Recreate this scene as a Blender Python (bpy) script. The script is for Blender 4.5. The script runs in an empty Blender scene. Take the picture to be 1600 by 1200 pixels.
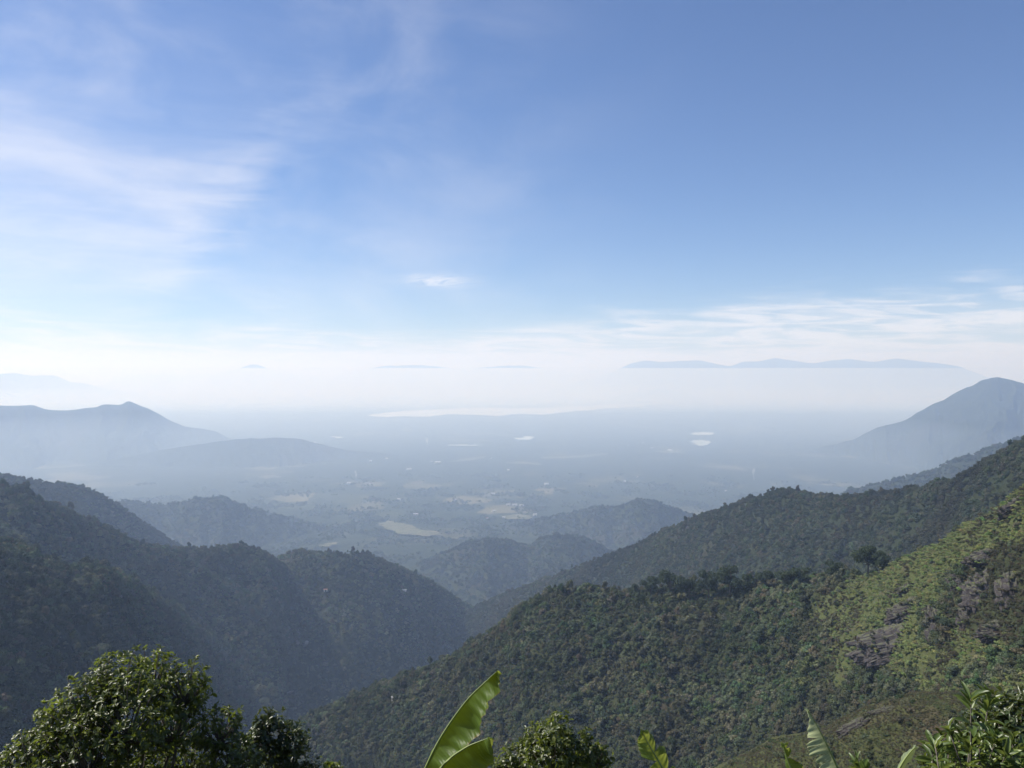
import bpy, math, random
import numpy as np
from mathutils import Vector, Matrix, Euler

random.seed(7)
rng = np.random.default_rng(7)
sc = bpy.context.scene
R = math.radians

# ------------------------------------------------------------------ camera
EYE = 578.0                     # photo row of the eye level (1600 x 1200 photo)
FPX = 1256.0                    # focal length in photo pixels
PITCH = math.atan((600 - EYE) / FPX)
cd = bpy.data.cameras.new('camera'); cam = bpy.data.objects.new('camera', cd)
sc.collection.objects.link(cam); sc.camera = cam
cd.sensor_width = 36; cd.lens = 36 * FPX / 1600
cd.clip_start = 0.1; cd.clip_end = 400000
cam.location = (0, 0, 0)
cam.rotation_euler = (math.pi / 2 - PITCH, 0, 0)

# ------------------------------------------------------------------ light
SUN_AZ, SUN_EL = -72.0, 47.0     # degrees, azimuth from the view axis (+ = right)
S = Vector((math.cos(R(SUN_EL)) * math.sin(R(SUN_AZ)), math.cos(R(SUN_EL)) * math.cos(R(SUN_AZ)), math.sin(R(SUN_EL))))
sl = bpy.data.lights.new('sun', 'SUN'); sun = bpy.data.objects.new('sun', sl)
sc.collection.objects.link(sun)
sl.energy = 5.0; sl.angle = R(0.5); sl.color = (1, 0.955, 0.88)
sun.rotation_euler = S.to_track_quat('Z', 'Y').to_euler()
sun.location = (0, 0, 50)

sc.view_settings.view_transform = 'Standard'
sc.view_settings.look = 'None'
sc.view_settings.exposure = 0.56
sc.view_settings.gamma = 1.0
sc.cycles.use_denoising = True
sc.cycles.max_bounces = 8
sc.cycles.diffuse_bounces = 3
sc.cycles.volume_bounces = 4
sc.cycles.transparent_max_bounces = 8

# ------------------------------------------------------------------ node helpers
class NT:
    def __init__(s, tree): s.t = tree; s.n = tree.nodes; s.l = tree.links
    def new(s, kind, **kw):
        n = s.n.new(kind)
        for k, v in kw.items(): setattr(n, k, v)
        return n
    def put(s, sock, v):
        if isinstance(v, bpy.types.NodeSocket): s.l.new(v, sock)
        elif v is not None: sock.default_value = v
    def m(s, op, a, b=None, c=None, clamp=False):
        n = s.new('ShaderNodeMath', operation=op); n.use_clamp = clamp
        for i, v in enumerate((a, b, c)): s.put(n.inputs[i], v)
        return n.outputs[0]
    def vm(s, op, a, b=None):
        n = s.new('ShaderNodeVectorMath', operation=op)
        s.put(n.inputs[0], a); s.put(n.inputs[1], b)
        return n.outputs[0]
    def sep(s, v):
        n = s.new('ShaderNodeSeparateXYZ'); s.put(n.inputs[0], v); return n.outputs
    def comb(s, x, y, z):
        n = s.new('ShaderNodeCombineXYZ')
        for i, v in enumerate((x, y, z)): s.put(n.inputs[i], v)
        return n.outputs[0]
    def step(s, v, a, b, lo=0.0, hi=1.0):            # smooth ramp a..b -> lo..hi
        n = s.new('ShaderNodeMapRange', interpolation_type='SMOOTHSTEP')
        for i, x in enumerate((v, a, b, lo, hi)): s.put(n.inputs[i], x)
        return n.outputs[0]
    def noise(s, vec, scale, detail=4, rough=0.55, dist=0.0):
        n = s.new('ShaderNodeTexNoise'); s.put(n.inputs['Vector'], vec)
        n.inputs['Scale'].default_value = scale; n.inputs['Detail'].default_value = detail
        n.inputs['Roughness'].default_value = rough; n.inputs['Distortion'].default_value = dist
        return n.outputs[0]
    def mix(s, f, a, b, blend='MIX'):
        n = s.new('ShaderNodeMix', data_type='RGBA', blend_type=blend)
        s.put(n.inputs[0], f)
        for i, v in ((6, a), (7, b)):
            s.put(n.inputs[i], (*v, 1) if isinstance(v, tuple) and len(v) == 3 else v)
        return n.outputs[2]
    def ramp(s, f, stops):
        n = s.new('ShaderNodeValToRGB'); s.put(n.inputs[0], f)
        e = n.color_ramp.elements
        while len(e) < len(stops): e.new(0.5)
        for el, (p, c) in zip(e, stops): el.position = p; el.color = (*c, 1)
        return n.outputs[0]

def mat(name):
    m = bpy.data.materials.new(name); m.use_nodes = True
    t = NT(m.node_tree); b = t.n['Principled BSDF']
    return m, t, b

# ------------------------------------------------------------------ world: clear sky with thin cirrus
w = bpy.data.worlds.new('World'); sc.world = w; w.use_nodes = True
t = NT(w.node_tree); bg = t.n['Background']
sky = t.new('ShaderNodeTexSky', sky_type='NISHITA')
sky.sun_disc = False; sky.sun_elevation = R(SUN_EL); sky.sun_rotation = R(SUN_AZ) % (2 * math.pi)
sky.altitude = 1000; sky.air_density = 1.0; sky.dust_density = 0.1; sky.ozone_density = 3.5
dirv = t.new('ShaderNodeTexCoord').outputs['Generated']
dx, dy, dz = t.sep(dirv)
az = t.m('MULTIPLY', t.m('ARCTAN2', dx, dy), 180 / math.pi)
el = t.m('MULTIPLY', t.m('ARCSINE', dz), 180 / math.pi)
zz = t.m('ADD', t.m('MAXIMUM', dz, 0.0), 0.07)
pu = t.m('DIVIDE', dx, zz); pv = t.m('DIVIDE', dy, zz)
# streaks run to the lower right on the left side of the view
rot = R(-25)
su = t.m('ADD', t.m('MULTIPLY', pu, math.cos(rot)), t.m('MULTIPLY', pv, math.sin(rot)))
sv = t.m('SUBTRACT', t.m('MULTIPLY', pv, math.cos(rot)), t.m('MULTIPLY', pu, math.sin(rot)))
fib = t.noise(t.comb(t.m('MULTIPLY', su, 1.0), t.m('MULTIPLY', sv, 0.35), 0.0), 1.6, 8, 0.62, 0.6)
soft = t.noise(t.comb(t.m('MULTIPLY', az, 0.07), t.m('MULTIPLY', el, 0.13), 3.1), 1.0, 5, 0.55, 0.5)
fine = t.noise(t.comb(t.m('MULTIPLY', az, 0.10), t.m('MULTIPLY', el, 0.75), 9.7), 1.0, 6, 0.6, 0.8)
def gauss(v, c, s_):
    q = t.m('DIVIDE', t.m('SUBTRACT', v, c), s_)
    return t.m('POWER', 2.718, t.m('MULTIPLY', t.m('MULTIPLY', q, q), -1.0))
# bright patch on the left, its right edge slanting down to the left
edge = t.m('ADD', -22.5, t.m('MULTIPLY', t.m('SUBTRACT', el, 6.0), 0.62))
edge = t.m('ADD', edge, t.m('MULTIPLY', t.m('SUBTRACT', fine, 0.5), 9.0))
patch = t.m('MULTIPLY', t.step(t.m('SUBTRACT', az, edge), 3.2, -2.5), gauss(el, 7.5, 8.0))
patch = t.m('MULTIPLY', patch, t.step(fine, 0.25, 0.75, 0.45, 1.0))
# wide thin veil, upper left
veil = t.m('MULTIPLY', t.step(az, 14.0, -22.0), t.step(soft, 0.36, 0.72))
veil = t.m('MULTIPLY', t.m('MULTIPLY', veil, t.step(fib, 0.25, 0.8, 0.5, 1.0)), t.step(el, 27.0, 19.0, 0.35, 1.0))
# low band above the horizon, thicker to the right
top = t.m('ADD', 2.7, t.m('MULTIPLY', t.step(az, -6.0, 30.0), 2.3))
band = t.m('ADD', t.m('SUBTRACT', top, el), t.m('MULTIPLY', t.m('SUBTRACT', fine, 0.5), 5.5))
strk = t.noise(t.comb(t.m('MULTIPLY', az, 0.16), t.m('MULTIPLY', t.m('ADD', el, t.m('MULTIPLY', az, 0.03)), 1.5), 21.3), 1.0, 7, 0.62, 1.1)
band = t.m('MULTIPLY', t.step(band, -1.2, 1.6), t.m('ADD', t.step(strk, 0.38, 0.62, 0.18, 1.0), t.step(el, 1.6, 0.4), clamp=True))
# one small wisp
wy = t.m('ADD', 6.35, t.m('MULTIPLY', t.m('SUBTRACT', fine, 0.5), 1.2))
rag = t.noise(t.comb(t.m('MULTIPLY', az, 0.55), t.m('MULTIPLY', t.m('SUBTRACT', el, t.m('MULTIPLY', az, 0.12)), 3.2), 5.5), 1.0, 6, 0.7, 1.5)
wisp = t.m('MULTIPLY', t.m('MULTIPLY', gauss(az, -5.3, 2.3), gauss(el, wy, 0.34)), t.step(rag, 0.34, 0.6))
a = t.m('ADD', t.m('MULTIPLY', patch, 0.40), t.m('MULTIPLY', veil, 0.44))
a = t.m('ADD', a, t.m('MULTIPLY', band, 0.72))
a = t.m('ADD', a, t.m('MULTIPLY', wisp, 0.6), clamp=True)
skyc = t.mix(a, t.mix(1.0, sky.outputs[0], (0.85, 0.915, 1.10), 'MULTIPLY'), (9.0, 8.95, 9.4))
t.put(bg.inputs[0], skyc); bg.inputs[1].default_value = 0.076

# ------------------------------------------------------------------ object helpers
def link(o):
    sc.collection.objects.link(o); return o
def tag(o, label=None, cat=None, group=None, kind=None):
    if label: o['label'] = label
    if cat: o['category'] = cat
    if group: o['group'] = group
    if kind: o['kind'] = kind
    return o
def empty(name, loc):
    o = bpy.data.objects.new(name, None); o.location = loc; o.empty_display_size = 0.2
    return link(o)
def mesh_obj(name, verts, faces, material, parent=None, smooth=False, loc=None):
    me = bpy.data.meshes.new(name)
    if isinstance(faces, np.ndarray):
        k = faces.shape[1]; nf = len(faces)
        me.vertices.add(len(verts)); me.vertices.foreach_set('co', np.asarray(verts, np.float32).ravel())
        me.loops.add(nf * k); me.loops.foreach_set('vertex_index', faces.astype(np.int32).ravel())
        me.polygons.add(nf)
        me.polygons.foreach_set('loop_start', np.arange(0, nf * k, k, dtype=np.int32))
        me.polygons.foreach_set('loop_total', np.full(nf, k, np.int32))
        me.update(calc_edges=True); me.validate()
    else:
        me.from_pydata([tuple(v) for v in verts], [], [tuple(f) for f in faces]); me.update()
    if material: me.materials.append(material)
    if smooth: me.polygons.foreach_set('use_smooth', np.ones(len(me.polygons), bool))
    o = bpy.data.objects.new(name, me); link(o)
    if parent: o.parent = parent
    if loc is not None: o.location = loc
    return o

# pixel of the photo -> direction; and the point at horizontal distance D
CP, SP = math.cos(PITCH), math.sin(PITCH)
def ray(px, py):
    x = (np.asarray(px, float) - 800) / FPX; y = (600 - np.asarray(py, float)) / FPX
    return x, CP + y * SP, -SP + y * CP
def azel(px, py):
    x, y, z = ray(px, py)
    return np.arctan2(x, y), z / np.hypot(x, y)
def at(px, py, D):
    a_, e = azel(px, py)
    return Vector((D * math.sin(a_), D * math.cos(a_), D * float(e)))
def project(x, y, z):
    f = y * CP - z * SP; u = y * SP + z * CP
    f = np.where(f > 0.01, f, 0.01)
    return 800 + FPX * x / f, 600 - FPX * u / f

# ------------------------------------------------------------------ numpy noise
def gnoise(x, y, seed=0):
    xi = np.floor(x).astype(np.int64); yi = np.floor(y).astype(np.int64)
    xf = x - xi; yf = y - yi
    def g(ix, iy, dx_, dy_):
        h = (ix * 374761393 + iy * 668265263 + seed * 974634777) & 0xffffffff
        h = ((h ^ (h >> 13)) * 1274126177) & 0xffffffff
        h = (h ^ (h >> 16)) & 0xffff
        an = h * (2 * math.pi / 65536)
        return np.cos(an) * dx_ + np.sin(an) * dy_
    u = xf * xf * xf * (xf * (xf * 6 - 15) + 10); v = yf * yf * yf * (yf * (yf * 6 - 15) + 10)
    a0 = g(xi, yi, xf, yf); a1 = g(xi + 1, yi, xf - 1, yf)
    b0 = g(xi, yi + 1, xf, yf - 1); b1 = g(xi + 1, yi + 1, xf - 1, yf - 1)
    return (a0 + u * (a1 - a0)) * (1 - v) + (b0 + u * (b1 - b0)) * v
def fbm(x, y, seed=0, octs=5, gain=0.5):
    s_ = 0; amp = 1; f = 1
    for i in range(octs):
        s_ = s_ + amp * gnoise(x * f, y * f, seed + i); amp *= gain; f *= 2.03
    return s_
def ridged(x, y, seed=0, octs=4):
    s_ = 0; amp = 1; f = 1
    for i in range(octs):
        s_ = s_ + amp * (0.5 - np.abs(gnoise(x * f, y * f, seed + i)) * 1.6); amp *= 0.5; f *= 2.07
    return s_

# ------------------------------------------------------------------ materials of the land
def forest_floor(name, c1, c2, c3, s1, s2):
    m, t, b = mat(name)
    co = t.new('ShaderNodeNewGeometry').outputs['Position']
    n1 = t.noise(co, s1, 6, 0.65); n2 = t.noise(co, s2, 8, 0.7)
    c = t.mix(t.step(n2, 0.32, 0.66), c1, c2)
    c = t.mix(t.step(n1, 0.5, 0.68), c, c3)
    t.put(b.inputs['Base Color'], c); b.inputs['Roughness'].default_value = 1.0
    b.inputs['Specular IOR Level'].default_value = 0.1
    bp = t.new('ShaderNodeBump'); bp.inputs['Strength'].default_value = 0.9; bp.inputs['Distance'].default_value = 0.35 / s2
    t.put(bp.inputs['Height'], n2); t.put(b.inputs['Normal'], bp.outputs[0])
    return m
M_near = forest_floor('forest_floor', (0.022, 0.028, 0.013), (0.04, 0.045, 0.02), (0.05, 0.042, 0.027), 0.02, 0.25)
M_grass = forest_floor('grassy_slope', (0.035, 0.042, 0.016), (0.062, 0.066, 0.027), (0.065, 0.052, 0.033), 0.05, 0.6)
M_grass_bright = forest_floor('open_grass', (0.042, 0.050, 0.018), (0.072, 0.083, 0.031), (0.062, 0.058, 0.032), 0.05, 0.6)
M_hill = forest_floor('wooded_hill', (0.02, 0.028, 0.014), (0.028, 0.034, 0.017), (0.034, 0.032, 0.02), 0.004, 0.05)
M_far = forest_floor('far_wooded_hill', (0.016, 0.023, 0.014), (0.032, 0.040, 0.024), (0.04, 0.04, 0.03), 0.0008, 0.012)

def plain_material():
    m, t, b = mat('plain_fields')
    co = t.new('ShaderNodeNewGeometry').outputs['Position']
    big = t.noise(co, 0.00035, 5, 0.6, 0.4); mid = t.noise(co, 0.0016, 6, 0.65, 0.3); small = t.noise(co, 0.012, 6, 0.7)
    vo = t.new('ShaderNodeTexVoronoi', feature='F1'); vo.inputs['Scale'].default_value = 0.0034
    wob = t.new('ShaderNodeTexNoise'); t.put(wob.inputs[0], co); wob.inputs['Scale'].default_value = 0.004
    dsp = t.new('ShaderNodeVectorMath', operation='SCALE'); t.put(dsp.inputs[0], wob.outputs[1]); dsp.inputs['Scale'].default_value = 120
    t.put(vo.inputs['Vector'], t.vm('ADD', co, dsp.outputs[0]))
    cell = t.sep(vo.outputs['Color'])[0]
    wood = t.mix(t.step(small, 0.35, 0.65), (0.014, 0.021, 0.011), (0.03, 0.038, 0.019))
    field = t.ramp(cell, [(0.0, (0.022, 0.031, 0.014)), (0.45, (0.034, 0.043, 0.02)), (0.7, (0.05, 0.055, 0.028)), (0.86, (0.085, 0.082, 0.046)), (1.0, (0.13, 0.12, 0.075))])
    msk = t.m('MULTIPLY', t.step(t.m('ADD', mid, t.m('MULTIPLY', t.m('SUBTRACT', cell, 0.5), 0.16)), 0.52, 0.6), t.step(big, 0.44, 0.58))
    c = t.mix(msk, wood, field)
    t.put(b.inputs['Base Color'], c); b.inputs['Roughness'].default_value = 1.0; b.inputs['Specular IOR Level'].default_value = 0.1
    return m
M_plain = plain_material()

# ------------------------------------------------------------------ plain
FLOOR = -900.0
def plain():
    rs = np.concatenate([np.linspace(900, 12000, 120), np.geomspace(12300, 118000, 60)])
    an = np.linspace(-math.pi, math.pi, 240, endpoint=False)
    A_, R_ = np.meshgrid(an, rs, indexing='ij')
    x = R_ * np.sin(A_); y = R_ * np.cos(A_); z = np.full_like(x, FLOOR)
    # low swells in the woods, flat further out
    z += (fbm(x / 900, y / 900, 5, 5) * 16) * np.clip((9000 - R_) / 6000, 0, 1) * 0.6 - 10 * np.clip((9000 - R_) / 6000, 0, 1)
    nA, nR = A_.shape
    v = np.stack([x, y, z], -1).reshape(-1, 3)
    i = np.arange(nA)[:, None]; j = np.arange(nR - 1)[None]
    i2 = (i + 1) % nA
    f = np.stack([i * nR + j, i2 * nR + j, i2 * nR + j + 1, i * nR + j + 1], -1).reshape(-1, 4)
    o = mesh_obj('plain', v, f[:, ::-1], M_plain, smooth=True)
    tag(o, kind='structure'); return o
plain()

# ------------------------------------------------------------------ hills: crest line (photo px, py, distance) with flanks
HILLS = {}
def hill(name, key, pts, near, far, s_near, s_far, w_, material, ncol=360, nrow=110, crest_n=0.0, crest_l=60.0,
         gul=0.0, gul_l=80.0, rough=0.0, rough_l=15.0, seed=1, floor=FLOOR - 14, slope_fn=None, bend=0.0, lower=0.0, slant=0.0):
    p = np.array(pts, float)
    a_, e = azel(p[:, 0], p[:, 1] + lower); D = p[:, 2]      # lower: room for the trees on the crest
    o_ = np.argsort(a_); a_, e, D = a_[o_], e[o_], D[o_]
    az_ = np.linspace(a_[0], a_[-1], ncol)
    Dc = np.interp(az_, a_, D); ec = np.interp(az_, a_, e)
    k = max(3, int(ncol * 0.012)); ker = np.hanning(2 * k + 1); ker /= ker.sum()
    sm = lambda q, ke: np.convolve(np.pad(q, len(ke) // 2, mode='edge'), ke, 'valid')
    k2 = max(3, int(ncol * 0.03)); ker2 = np.hanning(2 * k2 + 1); ker2 /= ker2.sum()
    ec = sm(ec, ker); Dc = sm(Dc, ker2)
    zc = ec * Dc
    s_arc = np.concatenate([[0], np.cumsum(np.hypot(np.diff(Dc), Dc[:-1] * np.diff(az_)))])
    zc = zc + crest_n * fbm(s_arc / crest_l, s_arc * 0 + 3.3 * seed, seed, 5)
    n1 = int(nrow * 0.76); n2 = nrow - n1
    off = np.concatenate([-near * (np.linspace(1, 0, n1, endpoint=False) ** 1.35), far * (np.linspace(0, 1, n2) ** 1.4)])
    A_ = az_[:, None] + 0 * off[None]; O_ = off[None] + 0 * A_
    Rr = np.maximum(Dc[:, None] + O_, 5.0)
    d = np.where(O_ < 0, -O_, O_); sl_ = np.where(O_ < 0, s_near, s_far)
    if slope_fn is not None: sl_ = np.where(O_ < 0, slope_fn(A_, d), s_far)
    drop = sl_ * (np.sqrt(d * d + w_ * w_) - w_)
    if bend: drop = drop * (1 - bend * np.clip(d / near, 0, 1))
    x = Rr * np.sin(A_); y = Rr * np.cos(A_)
    S_ = s_arc[:, None] + 0 * O_
    wx = S_ + slant * d + 0.5 * gul_l * fbm(S_ / (2.2 * gul_l), O_ / (2.2 * gul_l), seed + 40, 3)
    g = gul * ridged(wx / gul_l, O_ / (gul_l * 3.2), seed + 20, 4) * (d / (d + gul_l * 0.9))
    z = zc[:, None] - drop + g + rough * fbm(x / rough_l, y / rough_l, seed + 60, 4) * np.clip(d / (rough_l) + 0.25, 0, 1)
    zf = np.maximum(z, floor)
    nA, nR = zf.shape
    v = np.stack([x, y, zf], -1).reshape(-1, 3)
    i = np.arange(nA - 1)[:, None]; j = np.arange(nR - 1)[None]
    f = np.stack([i * nR + j, (i + 1) * nR + j, (i + 1) * nR + j + 1, i * nR + j + 1], -1).reshape(-1, 4)
    keep = (z.reshape(-1)[f] > floor).any(1)
    f = f[keep][:, ::-1]
    used = np.zeros(len(v), bool); used[f.ravel()] = True
    idx = np.cumsum(used) - 1
    o = mesh_obj(name, v[used], idx[f], material, smooth=True)
    tag(o, kind='structure')
    HILLS[key] = dict(x=x, y=y, z=zf, off=O_, obj=o, g=g / max(gul, 1e-6))
    return o

# far ranges, then nearer and nearer
hill('mountain_range', 'farR', [(700, 642, 29000), (800, 626, 29000), (880, 602, 29000), (930, 590, 29000), (960, 580, 29000), (985, 568, 29000), (1010, 563, 29000), (1035, 566, 29000), (1060, 564, 29000), (1095, 563, 29000), (1120, 569, 29000),
     (1142, 573, 29000), (1160, 565, 29000), (1185, 565, 29000), (1212, 559, 29000), (1235, 563, 29000), (1270, 568, 29000), (1300, 563, 29000), (1330, 561, 29000), (1365, 566, 29000), (1400, 560, 29000),
     (1440, 565, 29000), (1470, 568, 29000), (1500, 573, 29000), (1540, 588, 29000), (1620, 615, 29000)], 2200, 2200, 0.55, 0.5, 80, M_far, 560, 60, crest_n=16, crest_l=330, gul=90, gul_l=500, seed=3)
hill('mountain_range', 'farM', [(480, 602, 33000), (560, 578, 33000), (610, 571, 33000), (660, 571, 33000), (720, 577, 33000), (780, 572, 33000), (820, 571, 33000), (860, 578, 33000), (905, 582, 33000), (935, 576, 33000), (960, 583, 33000), (1010, 600, 33000)],
     2600, 2200, 0.5, 0.5, 120, M_far, 300, 50, crest_n=22, crest_l=500, gul=100, gul_l=700, seed=5)
hill('mountain', 'farL2', [(150, 603, 33000), (200, 586, 33000), (260, 583, 33000), (320, 586, 33000), (340, 582, 33000), (370, 577, 33000), (395, 569, 33000), (403, 570, 33000), (420, 577, 33000), (460, 584, 33000), (520, 590, 33000), (600, 604, 33000)],
     2600, 2200, 0.5, 0.5, 80, M_far, 300, 50, crest_n=22, crest_l=500, gul=100, gul_l=700, seed=6)
hill('mountain', 'farL1', [(-300, 570, 27000), (-120, 578, 27000), (-40, 586, 27000), (20, 583, 27000), (50, 587, 27000), (85, 586, 27000), (110, 597, 27000), (130, 598, 27000), (160, 606, 27000), (220, 615, 27000), (300, 632, 27000)],
     2200, 2000, 0.5, 0.5, 80, M_far, 300, 50, crest_n=18, crest_l=400, gul=90, gul_l=600, seed=7)
hill('hill', 'islet', [(930, 625, 24800), (985, 614, 24800), (1010, 611, 24800), (1030, 607, 24800), (1045, 610, 24800), (1060, 612, 24800), (1120, 625, 24800)], 900, 900, 0.5, 0.5, 60, M_far, 120, 40, crest_n=20, crest_l=250, seed=8)
hill('mountain', 'rightM', [(1240, 708, 9500), (1290, 698, 9500), (1330, 688, 9500), (1355, 677, 9500), (1375, 667, 9500), (1405, 660, 9500), (1428, 650, 9500), (1445, 637, 9500), (1470, 627, 9500), (1492, 614, 9500), (1510, 606, 9500), (1530, 597, 9500), (1548, 591, 9500), (1560, 590, 9500), (1580, 594, 9500), (1600, 601, 9500), (1640, 600, 9300), (1760, 570, 9000), (2000, 560, 9000)],
     2600, 1600, 0.42, 0.6, 60, M_far, 560, 80, crest_n=20, crest_l=170, gul=75, gul_l=330, rough=14, rough_l=120, bend=0.4, seed=9)
hill('mountain', 'leftM', [(-500, 590, 10500), (-250, 615, 10500), (-100, 630, 10500), (-30, 636, 10500), (35, 633, 10500), (55, 634, 10500), (75, 641, 10500), (110, 641, 10500), (145, 637, 10500), (165, 632, 10500), (188, 633, 10500), (197, 627, 10500), (203, 627, 10500), (222, 635, 10500), (245, 645, 10500), (270, 659, 10500), (290, 667, 10500), (335, 673, 10500), (360, 686, 10500), (400, 700, 10500), (450, 720, 10500)],
     2600, 1600, 0.4, 0.6, 50, M_far, 460, 80, crest_n=10, crest_l=160, gul=80, gul_l=360, rough=14, rough_l=120, bend=0.4, seed=11)
hill('hill', 'leftM2', [(120, 730, 8600), (240, 705, 8600), (330, 692, 8600), (370, 686, 8600), (440, 684, 8600), (470, 686, 8600), (500, 694, 8600), (540, 703, 8600), (600, 708, 8600), (640, 714, 8600), (680, 722, 8600)],
     1800, 1300, 0.35, 0.5, 60, M_far, 300, 70, crest_n=9, crest_l=160, gul=40, gul_l=300, rough=10, rough_l=100, bend=0.4, seed=12)
hill('hill', 'leftH3', [(150, 800, 4700), (195, 782, 4700), (225, 786, 4700), (255, 791, 4700), (285, 784, 4700), (310, 779, 4700), (325, 781, 4700), (345, 777, 4700), (380, 791, 4700), (420, 802, 4700), (470, 815, 4700), (520, 826, 4700)],
     900, 700, 0.4, 0.55, 40, M_hill, 260, 70, crest_n=7, crest_l=80, gul=34, gul_l=150, rough=9, rough_l=50, bend=0.4, seed=13)
hill('hill', 'midR1', [(770, 832, 4600), (820, 817, 4600), (870, 806, 4600), (900, 802, 4600), (920, 795, 4600), (945, 791, 4600), (960, 795, 4600), (980, 788, 4500), (1000, 781, 4500), (1020, 783, 4500), (1050, 794, 4500), (1080, 805, 4500), (1130, 822, 4500)],
     900, 700, 0.42, 0.5, 40, M_hill, 240, 70, crest_n=7, crest_l=80, gul=32, gul_l=150, rough=9, rough_l=50, bend=0.4, seed=14)
hill('hill', 'midR2', [(630, 892, 3700), (680, 872, 3700), (730, 850, 3700), (760, 842, 3700), (790, 846, 3700), (825, 856, 3700), (850, 842, 3650), (875, 837, 3650), (900, 838, 3650), (920, 845, 3650), (950, 862, 3650), (1000, 880, 3650)],
     700, 600, 0.36, 0.5, 40, M_hill, 240, 70, crest_n=6, crest_l=70, gul=28, gul_l=130, rough=8, rough_l=45, bend=0.4, seed=15)
hill('hill', 'rightB2', [(1290, 790, 4000), (1330, 772, 4000), (1370, 762, 4000), (1420, 750, 3950), (1455, 745, 3900), (1490, 725, 3900), (1520, 715, 3900), (1560, 702, 3900), (1600, 690, 3900), (1680, 660, 3900), (1800, 640, 3900)],
     1200, 800, 0.45, 0.55, 40, M_hill, 260, 80, crest_n=8, crest_l=80, gul=40, gul_l=170, rough=9, rough_l=50, bend=0.4, lower=-5, seed=16)
hill('hill', 'leftL2', [(-500, 690, 2700), (-200, 715, 2700), (-60, 730, 2700), (0, 738, 2700), (40, 747, 2700), (80, 753, 2700), (110, 754, 2700), (130, 759, 2700), (160, 772, 2750), (190, 790, 2750), (225, 815, 2800), (255, 835, 2850), (300, 862, 2900), (350, 885, 2950)],
     800, 600, 0.5, 0.6, 25, M_hill, 300, 90, crest_n=5, crest_l=60, gul=30, gul_l=120, rough=6, rough_l=30, lower=4, slant=-0.4, seed=17)
hill('hill', 'leftL1b', [(420, 880, 2140), (445, 870, 2140), (470, 862, 2140), (500, 866, 2140), (540, 866, 2140), (575, 868, 2190), (600, 878, 2190), (630, 890, 2240), (660, 903, 2290), (685, 920, 2340), (720, 942, 2380), (760, 966, 2410), (800, 990, 2420), (860, 1020, 2420)],
     900, 500, 0.42, 0.5, 30, M_hill, 240, 90, crest_n=4, crest_l=50, gul=34, gul_l=110, rough=6, rough_l=30, lower=2, slant=-0.4, seed=18)
hill('hill', 'leftL1', [(-500, 690, 1500), (-200, 730, 1500), (-50, 752, 1500), (0, 761, 1500), (30, 764, 1500), (60, 780, 1520), (100, 796, 1560), (140, 814, 1600), (180, 834, 1650), (225, 850, 1700), (265, 860, 1750), (300, 858, 1800), (345, 853, 1850), (380, 853, 1900), (405, 860, 1900), (430, 873, 1900), (455, 897, 2120), (470, 915, 2200), (485, 938, 2240), (500, 958, 2250), (540, 1012, 2220), (580, 1075, 2120), (620, 1130, 2040), (680, 1205, 1940)],
     1000, 350, 0.50, 0.6, 25, M_hill, 420, 150, crest_n=4, crest_l=40, gul=70, gul_l=150, rough=13, rough_l=60, lower=5, slant=-0.6, seed=19)
hill('hill', 'leftL0', [(-500, 760, 900), (-200, 815, 900), (-60, 840, 920), (0, 852, 950), (60, 872, 980), (110, 890, 1000), (160, 893, 1020), (200, 911, 1100), (240, 930, 1250), (280, 955, 1400), (320, 990, 1520), (350, 1014, 1600), (400, 1068, 1580), (450, 1130, 1500)],
     620, 260, 0.42, 0.55, 30, M_hill, 360, 130, crest_n=4, crest_l=30, gul=55, gul_l=110, rough=10, rough_l=45, lower=8, slant=-0.6, seed=20)
hill('hill', 'rightB', [(480, 1080, 2300), (560, 1045, 2350), (620, 1018, 2350), (700, 965, 2350), (760, 938, 2300), (820, 912, 2200), (870, 896, 2100), (920, 878, 2000), (960, 862, 1950), (1000, 845, 1850), (1050, 822, 1750), (1100, 801, 1650), (1150, 786, 1580), (1185, 773, 1530), (1215, 762, 1500), (1240, 766, 1480), (1280, 771, 1430), (1320, 774, 1380), (1360, 772, 1330), (1400, 768, 1280), (1450, 758, 1220), (1490, 748, 1170), (1520, 735, 1130), (1560, 712, 1080), (1600, 688, 1050), (1700, 640, 1000), (1850, 580, 950)],
     800, 300, 0.46, 0.6, 25, M_hill, 520, 150, crest_n=4, crest_l=40, gul=42, gul_l=130, rough=9, rough_l=50, lower=6, slant=0.5, seed=21)
hill('hill', 'rightA', [(300, 1230, 900), (420, 1160, 900), (470, 1130, 890), (560, 1090, 860), (620, 1065, 840), (680, 1040, 820), (740, 1010, 800), (790, 972, 780), (825, 943, 765), (860, 930, 750), (900, 926, 740), (960, 927, 725), (1020, 925, 710), (1080, 922, 695), (1130, 918, 680), (1180, 915, 660), (1230, 912, 640), (1290, 905, 610), (1340, 898, 580), (1380, 888, 560), (1420, 866, 540), (1460, 848, 520), (1500, 828, 500), (1540, 804, 480), (1570, 785, 465), (1600, 762, 450), (1700, 700, 420), (1850, 620, 400)],
     420, 160, 0.50, 0.55, 16, M_near, 560, 200, crest_n=2.5, crest_l=22, gul=24, gul_l=85, rough=4.5, rough_l=26, lower=6, slant=0.75, seed=24)
hill('hill', 'knoll', [(1080, 1260, 230), (1150, 1205, 235), (1200, 1182, 235), (1260, 1160, 235), (1310, 1140, 235), (1340, 1125, 235), (1380, 1106, 235), (1430, 1097, 235), (1500, 1094, 235), (1560, 1092, 235), (1620, 1090, 230), (1750, 1060, 220)],
     150, 60, 0.42, 0.5, 10, M_grass, 260, 120, crest_n=0.8, crest_l=9, gul=3.5, gul_l=22, rough=1.2, rough_l=5, seed=26)

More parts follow.
